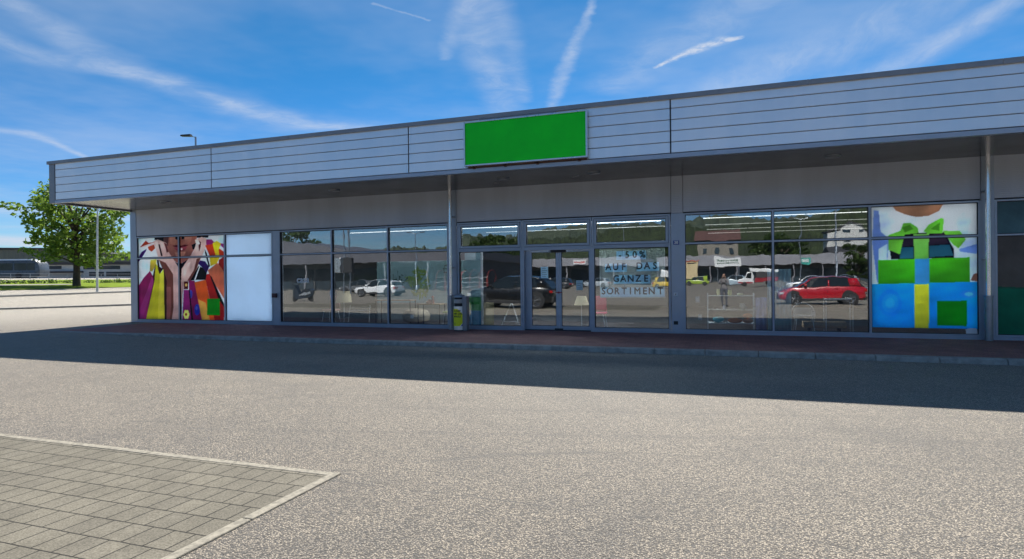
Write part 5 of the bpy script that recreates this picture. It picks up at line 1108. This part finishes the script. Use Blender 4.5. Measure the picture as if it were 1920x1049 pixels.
cardrow(SX(450), SX(990), SZ(310), SZ(150), (('-', SX(515)), ('5', SX(650)), ('0', SX(785)), ('%', SX(925))), SZ(225))
cardrow(SX(235), SX(640), SZ(530), SZ(378), (('A', SX(298)), ('U', SX(432)), ('F', SX(580))), SZ(442))
cardrow(SX(815), SX(1220), SZ(522), SZ(365), (('D', SX(868)), ('A', SX(1006)), ('S', SX(1146))), SZ(432))
cardrow(SX(395), SX(1060), SZ(745), SZ(590), (('G', SX(440)), ('A', SX(572)), ('N', SX(708)), ('Z', SX(845)), ('E', SX(985))), SZ(658))
cardrow(SX(150), SX(1312), SZ(985), SZ(815), (('S', SX(205)), ('O', SX(325)), ('R', SX(452)), ('T', SX(588)), ('I', SX(702)), ('M', SX(828)), ('E', SX(962)), ('N', SX(1085)), ('T', SX(1240))), SZ(885))
# notices on the doors, shop name on the first pane
pap = see_through(mat('paper', (.60, .76, .84), .6, 0, .08, 6), .5)
def notice(x, z, w, hh, y, label, lines=5, m_=None):
    t = thing('paper_notice', (x, y, z), label, 'notice')
    mb = MB(); mb.box(x - w / 2, x + w / 2, y, y + .002, z - hh / 2, z + hh / 2); mb.build('paper', m_ or pap, t)
    mb = MB()
    for i in range(lines): zz_ = z + hh * (.34 - .72 * i / max(1, lines - 1)); mb.box(x - w * .36, x + w * (.36 if i % 2 else .2), y - .001, y, zz_ - .006, zz_ + .006)
    mb.build('print', mat('print_grey', (.12, .15, .2), .6) if 'print_grey' not in bpy.data.materials else bpy.data.materials['print_grey'], t)
notice(-4.80, 1.74, .215, .32, .1455, 'blue white paper notice taped high on the left door leaf')
notice(-3.79, 1.37, .18, .27, .1455, 'paper notice taped at mid height on the right door leaf')
lg = text_on_wall('shop_lettering', 'casa', .30, -13.02, GY - .004, 1.60, M['white'], thick=.006, depth=.001)
tag(lg, 'white lower case lettering reading casa low on the first clear pane', 'lettering')
lg = text_on_wall('shop_lettering', 'PPLES', .15, 1.30, GY - .004, 1.24, M['white'], bold=.002, depth=.001)
tag(lg, 'small white capital letters on the pane left of the mirrored red car', 'lettering')

# ------------------------------------------------------------------ shop goods behind the glass
cream = mat('cream_shade', (.72, .60, .36), .8, 0, .05, 6); wood = mat('light_wood', (.36, .25, .15), .5, 0, .2, 8)
blk = mat('black_steel', (.02, .02, .022), .4); wht = mat('white_goods', (.62, .64, .66), .5); teal = mat('teal_print', (.30, .48, .50), .6, 0, .12, .8)
grn = mat('green_print', (.09, .42, .10), .6, 0, .15, 1); blu_ = mat('blue_print', (.08, .30, .55), .6, 0, .15, 1); tur = mat('pale_curtain', (.30, .52, .62), .8, 0, .1, 3)
lil = mat('lilac_curtain', (.26, .30, .55), .8, 0, .1, 3); och = mat('ochre', (.45, .38, .20), .9, 0, .1, 4)
FZ = .11
def lamp(x, y, zs, r0, r1, hs, label):
    t = thing('floor_lamp', (x, y, FZ), label, 'floor lamp')
    mb = MB(); mb.lathe([(r1, 0), (r0, hs), (r0 - .01, hs), (r1 - .01, 0.001)], (x, y, zs), 28); mb.build('lamp_shade', cream, t, smooth=True)
    mb = MB(); mb.tube([(x, y, FZ), (x, y, zs + hs * .8)], .012, 8); mb.build('pole', wht, t)
    mb = MB(); mb.lathe([(.15, 0), (.15, .015), (.02, .03)], (x, y, FZ), 20); mb.build('base', wht, t)
lamp(-12.05, .9, .83, .20, .27, .37, 'floor lamp with a cream shade behind the second clear pane')
lamp(-3.93, 1.0, .78, .13, .22, .26, 'lamp with a smaller pale cream shade behind the right door leaf')
def ladder_rack(x, y):
    t = thing('ladder_shelf', (x, y, FZ), 'white slatted metal bench rack behind the second clear pane', 'rack'); mb = MB()
    for i in range(5): mb.tube([(x - .42, y + .03 * i, .40 + i * .055), (x + .42, y + .03 * i, .40 + i * .055)], .009, 5)
    mb.build('slat', wht, t)
    for s in (-1, 1):
        mb = MB(); mb.tube([(x + s * .42, y, FZ), (x + s * .40, y + .1, .70)], .012, 6); mb.build('leg', wht, t)
ladder_rack(-11.95, 1.6)
def table(x0, x1, y, z, label, mt, d=.45, name='side_table', tm=None):
    t = thing(name, ((x0 + x1) / 2, y, FZ), label, 'table')
    mb = MB(); mb.box(x0, x1, y, y + d, z - .03, z); mb.build('tabletop', tm or mt, t, bevel=.005)
    for x in (x0 + .02, x1 - .02):
        for yy in (y + .02, y + d - .02): mb = MB(); mb.box(x - .012, x + .012, yy - .012, yy + .012, FZ, z - .03); mb.build('leg', mt, t)
    return t
table(-11.10, -9.75, 1.3, .90, 'long console table on thin dark legs behind the mirrored white car', blk, .4, 'console_table', wood)
table(-9.2, -8.40, .75, .80, 'small wooden side table with black legs in the pane beside the rain pipe', blk, .4, 'side_table', wood)
pt = thing('ornament', (-8.82, .9, .80), 'small dark red ornament on the wooden side table', 'ornament')
mb = MB(); mb.lathe([(.10, 0), (.12, .05), (.06, .10), (.03, .14)], (-8.86, .93, .80), 14); mb.lathe([(.04, 0), (.06, .06), (.03, .16), (.05, .21), (.01, .25)], (-8.74, .93, .80), 12)
mb.build('body', mat('dark_red', (.20, .05, .035), .5), pt, smooth=True)
def chair(x, y, label, seatm, legm, arch=False):
    t = thing('chair', (x, y, FZ), label, 'chair')
    mb = MB(); mb.box(x - .24, x + .24, y - .22, y + .22, .50, .56); mb.build('seat', seatm, t, bevel=.02)
    if arch:
        mb = MB(); mb.tube([(x - .27, y + .2, FZ)] + [(x - .27 * math.cos(a_), y + .2, .62 + .24 * math.sin(a_)) for a_ in np.linspace(0, PI, 11)] + [(x + .27, y + .2, FZ)], .014, 6); mb.build('back_frame', legm, t)
        mb = MB(); mb.box(x - .22, x + .22, y + .12, y + .17, .56, .74); mb.build('cushion', seatm, t, bevel=.03)
    else:
        mb = MB(); mb.prism([(x - .22, .58), (x + .22, .58), (x + .20, 1.03), (x - .20, 1.03)], 'y', y + .19, y + .24); mb.build('backrest', seatm, t, bevel=.02)
    for sx_ in (-1, 1):
        for sy in (-1, 1): mb = MB(); mb.tube([(x + sx_ * .18, y + sy * .16, .5), (x + sx_ * .23, y + sy * .21, FZ)], .012, 6); mb.build('leg', legm, t)
chair(-8.10, 1.0, 'green upholstered chair beside the small wooden side table', mat('olive_fabric', (.30, .40, .12), .8), wht)
chair(1.95, .9, 'arch backed pale metal chair with a grey cushion behind the mirrored red car', mat('grey_fabric', (.30, .32, .33), .9), wht, True)
chair(-3.50, 1.3, 'crimson pink chair behind the edge of the right door leaf', mat('pink_fabric', (.50, .02, .10), .8), wht)
chair(-13.0, 1.5, 'dusty pink chair behind the first clear pane', mat('dusty_pink', (.42, .20, .18), .8), wht)
pf = thing('pouf', (-9.75, 1.6, FZ), 'round beige pouf on the floor in front of the pale turquoise backdrop', 'pouf')
mb = MB(); mb.lathe([(.20, 0), (.42, .08), (.47, .24), (.38, .42), (.12, .5)], (-9.75, 1.7, FZ), 26); mb.build('cushion', mat('beige', (.36, .30, .22), .9), pf, smooth=True)
mb = MB(); mb.box(-9.70, -9.58, 1.2, 1.203, .30, .42); mb.build('price_tag', wht, pf)
bd = thing('backdrop_banner', (-10.4, 2.6, .1), 'pale turquoise backdrop banner with green plant print inside the left windows', 'banner')
mb = MB(); mb.box(-11.82, -8.0, 2.6, 2.62, .75, 2.22); mb.build('cloth', teal, bd)
mb = MB(); mb.box(-11.82, -8.0, 2.6, 2.62, .12, .745); mb.build('lower_cloth', mat('grey_print', (.42, .42, .38), .7, 0, .1, 1), bd)
mb = MB()
for i in range(70):
    a_ = rnd.uniform(0, 2 * PI); q_ = rnd.random() ** .5; x = -10.1 + .42 * q_ * math.cos(a_); z = 1.48 + .5 * q_ * math.sin(a_); a_ = rnd.uniform(0, PI); l_ = rnd.uniform(.10, .22); w_ = l_ * .3; yy = 2.595 - i * .00012
    mb.face([(x - l_ * math.cos(a_), yy, z - l_ * math.sin(a_)), (x + w_ * math.sin(a_), yy, z - w_ * math.cos(a_)), (x + l_ * math.cos(a_), yy, z + l_ * math.sin(a_)), (x - w_ * math.sin(a_), yy, z + w_ * math.cos(a_))])
mb.build('printed_leaf', mat('lime_print', (.22, .36, .07), .7, 0, .3, 3), bd)
mb = MB()
for i in range(26):
    a_ = rnd.uniform(0, 2 * PI); x = -11.2 + rnd.uniform(-.5, .6); z = 1.55 + rnd.uniform(-.15, .3); l_ = rnd.uniform(.08, .2)
    mb.prism([(x, z), (x + l_ * math.cos(a_) + .03, z + l_ * math.sin(a_)), (x + l_ * math.cos(a_), z + l_ * math.sin(a_) + .05)], 'y', 2.589, 2.595)
mb.build('printed_foliage', mat('dark_print', (.03, .07, .05), .7), bd)
pn = thing('hanging_panel', (-7.2, .5, .1), 'tall printed panel of teal, green and blue blocks behind the bin', 'panel')
for z0, z1, m_ in ((1.02, 2.36, teal), (.62, 1.015, grn), (.14, .615, blu_)):
    mb = MB(); mb.box(-7.42, -6.84, .50, .51, z0, z1); mb.build('print_block', m_, pn)
mb = MB(); mb.box(-6.90, -6.835, .495, .515, .13, 2.38); mb.build('edge_rail', wht, pn)
mb = MB(); mb.box(-6.82, -6.5, .52, .53, .14, .86); mb.build('olive_block', och, pn)
notice(-7.33, .52, .13, .20, .48, 'white price card at the foot of the printed panel', 3, wht)
pd = thing('pendant_lamp', (-8.6, 2.0, 1.9), 'black wire pendant lamp in the pane beside the rain pipe', 'pendant lamp')
mb = MB()
for rr_, z in ((.22, 2.02), (.27, 1.92), (.25, 1.80)): mb.tube([(-8.6 + rr_ * math.cos(a_), 2.0 + rr_ * math.sin(a_), z) for a_ in np.linspace(0, 2 * PI, 19)], .008, 4, False)
for a_ in np.linspace(0, 2 * PI, 7)[:-1]: mb.tube([(-8.6 + .05 * math.cos(a_), 2.0 + .05 * math.sin(a_), 2.12), (-8.6 + .22 * math.cos(a_), 2 + .22 * math.sin(a_), 2.02), (-8.6 + .27 * math.cos(a_), 2 + .27 * math.sin(a_), 1.92), (-8.6 + .25 * math.cos(a_), 2 + .25 * math.sin(a_), 1.8)], .006, 4)
mb.build('wire_shade', blk, pd)
mb = MB(); mb.tube([(-8.6, 2, 2.12), (-8.6, 2, 4.0)], .008, 5); mb.build('cord', blk, pd)
def curtain(x0, x1, y, z0, z1, m_, label):
    mb = MB(); n = int((x1 - x0) / .02); pts = [(x0 + (x1 - x0) * i / n, y + .018 * math.sin(i * 1.1)) for i in range(n + 1)]
    for (xa, ya), (xb, yb) in zip(pts[:-1], pts[1:]): mb.face([(xa, ya, z0), (xb, yb, z0), (xb, yb, z1), (xa, ya, z1)])
    o = mb.build('curtain', m_, smooth=True); sd_ = o.modifiers.new('s', 'SOLIDIFY'); sd_.thickness = .004; tag(o, label, 'curtain')
curtain(.78, 1.04, .55, .13, 1.02, lil, 'short lilac curtain panel left of the tall turquoise one')
curtain(1.06, 1.62, .50, .13, 1.75, tur, 'tall pale turquoise curtain panel beside the mirrored red car')
# glass shelf rack with small goods, cushions on the bottom board
rk = thing('display_rack', (.15, 1.2, FZ), 'glass shelf display rack behind the left pane of the right windows', 'rack')
for z in (.30, .66, 1.04): mb = MB(); mb.box(-.42, .76, 1.0, 1.4, z, z + .018); mb.build('shelf', wht if z < .4 else mat('shelf_glass%d' % int(z * 10), (.5, .52, .5), .3), rk)
for x in (-.42, .76):
    for y in (1.0, 1.4): mb = MB(); mb.box(x - .012, x + .012, y - .012, y + .012, FZ, 1.12); mb.build('leg', wht, rk)
goods = [('bowl', -.25, .678, mat('good0', (.05, .05, .06), .4), .07, .05, 'small black bowl on the middle shelf of the rack'),
         ('jar', .02, .678, mat('good1', (.5, .52, .6), .4), .045, .12, 'pale jar in the middle of the rack\'s middle shelf'),
         ('vase', .48, .678, mat('good2', (.45, .46, .40), .3), .09, .16, 'squat glass vase at the right of the middle shelf'),
         ('vase', .16, 1.058, mat('good3', (.40, .42, .12), .4), .06, .15, 'olive vase on the top shelf of the rack'),
         ('bowl', .42, 1.058, mat('good4', (.48, .50, .30), .4), .09, .06, 'lime bowl on the top shelf of the rack'),
         ('vase', -.14, 1.058, mat('good5', (.40, .38, .16), .4), .05, .18, 'slim mustard vase at the left of the top shelf')]
for n_, x, z, m_, rr_, hh, lb in goods:
    mb = MB(); mb.lathe([(rr_ * .6, 0), (rr_, hh * .45), (rr_ * .8, hh * .8), (rr_ * .9, hh)], (x, 1.18, z), 16); tag(mb.build(n_, m_, smooth=True), lb, n_)
def cushion(x, z, w, hh, c, label, y=1.02):
    mb = MB(); N = 12; rows_ = []
    for j in range(7):
        q = -1 + 2 * j / 6; s_ = math.sqrt(max(.02, 1 - q * q * .96)); rows_.append([(x + w / 2 * s_ * math.copysign(abs(math.cos(a_)) ** .6, math.cos(a_)), y + .1 * math.copysign(abs(math.sin(a_)) ** .8, math.sin(a_)) * s_, z + hh / 2 + hh / 2 * q) for a_ in np.linspace(0, 2 * PI, N, endpoint=False)])
    mb.loft(rows_); tag(mb.build('cushion', mat('cush' + label[:6], c, .9), smooth=True), label, 'cushion')
cushion(-.14, .32, .30, .18, (.10, .42, .48), 'teal patterned cushion on the bottom board of the rack')
cushion(.28, .32, .38, .13, (.62, .20, .06), 'flat orange cushion lying on the bottom board')
cushion(.60, .32, .26, .13, (.58, .24, .10), 'lower of two orange cushions stacked at the rack\'s right')
cushion(.60, .45, .25, .13, (.66, .16, .03), 'upper of two orange cushions stacked at the rack\'s right')
for x, z, lb in ((-.66, .97, 'white price tag hanging highest in the right windows'), (-.60, .50, 'white price tag hanging low at the left of the rack'), (2.12, .62, 'white price tag near the arch backed chair')):
    notice(x, z, .10, .16, .5, lb, 2, wht)
table(2.45, 3.1, .9, .98, 'tall white wire stand behind the mirrored red car', wht, .4, 'wire_stand')
bs = thing('bench', (2.4, 1.6, FZ), 'low brown wooden bench at the foot of the right windows', 'bench')
mb = MB(); mb.box(1.95, 2.95, 1.0, 1.35, .22, .38); mb.build('seat', wood, bs, bevel=.01)
for x in (2.1, 2.8): mb = MB(); mb.box(x - .03, x + .03, 1.05, 1.3, FZ, .22); mb.build('leg', blk, bs)
# easel legs behind the side pane of the entrance
ea = thing('folding_stand', (-6.2, 1.0, FZ), 'pale A shaped folding stand behind the pane left of the doors', 'stand')
for a_, b in (((-6.45, 1.0, FZ), (-6.15, 1.1, .82)), ((-5.85, 1.0, FZ), (-6.12, 1.1, .82))): mb = MB(); mb.tube([a_, b], .013, 6); mb.build('leg', wht, ea)
mb = MB(); mb.tube([(-6.4, 1.02, .26), (-5.9, 1.02, .26)], .01, 6); mb.build('rung', wht, ea)

# ------------------------------------------------------------------ people mirrored in the glass
def person(loc, rz, pose, label, jacket, trousers, hair=(.05, .035, .025), skin=(.50, .30, .22)):
    """pose: joints in metres in the person's own frame (facing +Y)"""
    me = bpy.data.meshes.new('person'); J = pose
    names = list(J.keys()); idx = {n: i for i, n in enumerate(names)}
    edges = [(idx[n], idx[J[n][0]]) for n in names if J[n][0]]
    me.from_pydata([J[n][1] for n in names], edges, [])
    o = bpy.data.objects.new('person', me); COL.objects.link(o)
    sk = o.modifiers.new('skin', 'SKIN'); sk.use_smooth_shade = True
    sv_ = me.skin_vertices[0].data
    for n in names: r_ = J[n][2]; sv_[idx[n]].radius = r_ if isinstance(r_, tuple) else (r_, r_)
    sv_[idx['pelvis']].use_root = True
    sub = o.modifiers.new('sub', 'SUBSURF'); sub.levels = 2; sub.render_levels = 2
    C.view_layer.update(); ev = o.evaluated_get(C.evaluated_depsgraph_get()); m2 = bpy.data.meshes.new_from_object(ev)
    o.modifiers.clear(); o.data = m2
    ms = [mat('cloth_a' + label[:9], jacket, .85), mat('cloth_b' + label[:9], trousers, .85), mat('skin' + label[:9], skin, .5), mat('hair' + label[:9], hair, .7), mat('shoe' + label[:9], (.04, .04, .045), .6)]
    for q in ms: m2.materials.append(q)
    hands = [Vector(J[n][1]) for n in names if n.startswith('hand') or n.startswith('finger') or n.startswith('thumb')]
    for p in m2.polygons:
        c = p.center; k_ = 0
        if any((c - hh).length < .055 for hh in hands): k_ = 2
        elif c.z > 1.46: k_ = 3 if (c.z > 1.66 or (c.y < -.01 and c.z > 1.52)) else 2
        elif c.z < .09: k_ = 4
        elif c.z < .93 and abs(c.x) < .2 and c.y < .18: k_ = 1
        p.material_index = k_; p.use_smooth = True
    o.location = loc; o.rotation_euler = (0, 0, rz)
    fc = MB()   # nose, eyes and ears so the head reads as a head
    tag(o, label, 'person'); return o
def base_pose(arms):
    J = {'pelvis': (None, (0, 0, .95), (.15, .11)), 'waist': ('pelvis', (0, 0, 1.08), (.14, .10)), 'chest': ('waist', (0, .01, 1.28), (.17, .11)), 'neckb': ('chest', (0, 0, 1.43), (.085, .07)), 'neck': ('neckb', (0, .01, 1.50), (.055, .055)),
         'jaw': ('neck', (0, .03, 1.57), (.065, .075)), 'head': ('jaw', (0, .02, 1.66), (.078, .095)), 'crownp': ('head', (0, .0, 1.73), (.06, .07)), 'nose': ('jaw', (0, .105, 1.615), .014)}
    for s, n in ((1, 'l'), (-1, 'r')):
        J['hip' + n] = ('pelvis', (s * .095, 0, .88), (.095, .10)); J['knee' + n] = ('hip' + n, (s * .10, .02, .50), (.062, .066)); J['calf' + n] = ('knee' + n, (s * .105, 0, .34), (.055, .058)); J['ankle' + n] = ('calf' + n, (s * .11, -.01, .09), (.038, .042)); J['toe' + n] = ('ankle' + n, (s * .125, .16, .035), (.04, .03))
        sh, el, wr_, dr = arms[n]
        J['sh' + n] = ('chest', sh, (.07, .07)); J['el' + n] = ('sh' + n, el, .043); J['wr' + n] = ('el' + n, wr_, .028)
        d = Vector(dr).normalized(); hw = Vector(wr_) + d * .06; side = d.cross(Vector((0, 0, 1))); side = side.normalized() if side.length > .1 else Vector((1, 0, 0))
        J['hand' + n] = ('wr' + n, tuple(hw), (.034, .02))
        for k_, (o_, l_) in enumerate(((-.028, .065), (-.010, .078), (.010, .074), (.028, .058))):
            b = hw + d * .035 + side * o_; J['finger%d%s' % (k_, n)] = ('hand' + n, tuple(b), .009); J['fingertip%d%s' % (k_, n)] = ('finger%d%s' % (k_, n), tuple(b + d * l_ + Vector((0, .012, -.006))), .0075)
        J['thumb' + n] = ('hand' + n, tuple(hw + side * (-s * .04)), .011); J['thumbtip' + n] = ('thumb' + n, tuple(hw + side * (-s * .058) + d * .045), .009)
    return J
hold = {'l': ((.19, 0, 1.38), (.27, .10, 1.16), (.09, .30, 1.40), (-.2, .3, 1)), 'r': ((-.19, 0, 1.38), (-.27, .10, 1.16), (-.09, .30, 1.40), (.2, .3, 1))}
down = {'l': ((.19, 0, 1.38), (.25, -.03, 1.11), (.26, .06, .88), (0, .1, -1)), 'r': ((-.19, 0, 1.38), (-.25, -.03, 1.11), (-.26, .06, .88), (0, .1, -1))}
person((.02, -16.78, 0), 0, base_pose(hold), 'person in grey jacket holding up a phone, mirrored in the right windows', (.20, .19, .20), (.10, .11, .14))
ph = MB(); ph.box(-.06, .10, -16.445, -16.437, 1.44, 1.52); tag(ph.build('mobile_phone', M['dark'], bevel=.004), 'dark phone held up by the person mirrored in the right windows', 'phone')
person((-26.9, -20.6, 0), PI * .6, base_pose(down), 'person in dark top and blue jeans beside the mirrored scooter', (.03, .03, .035), (.12, .20, .36))
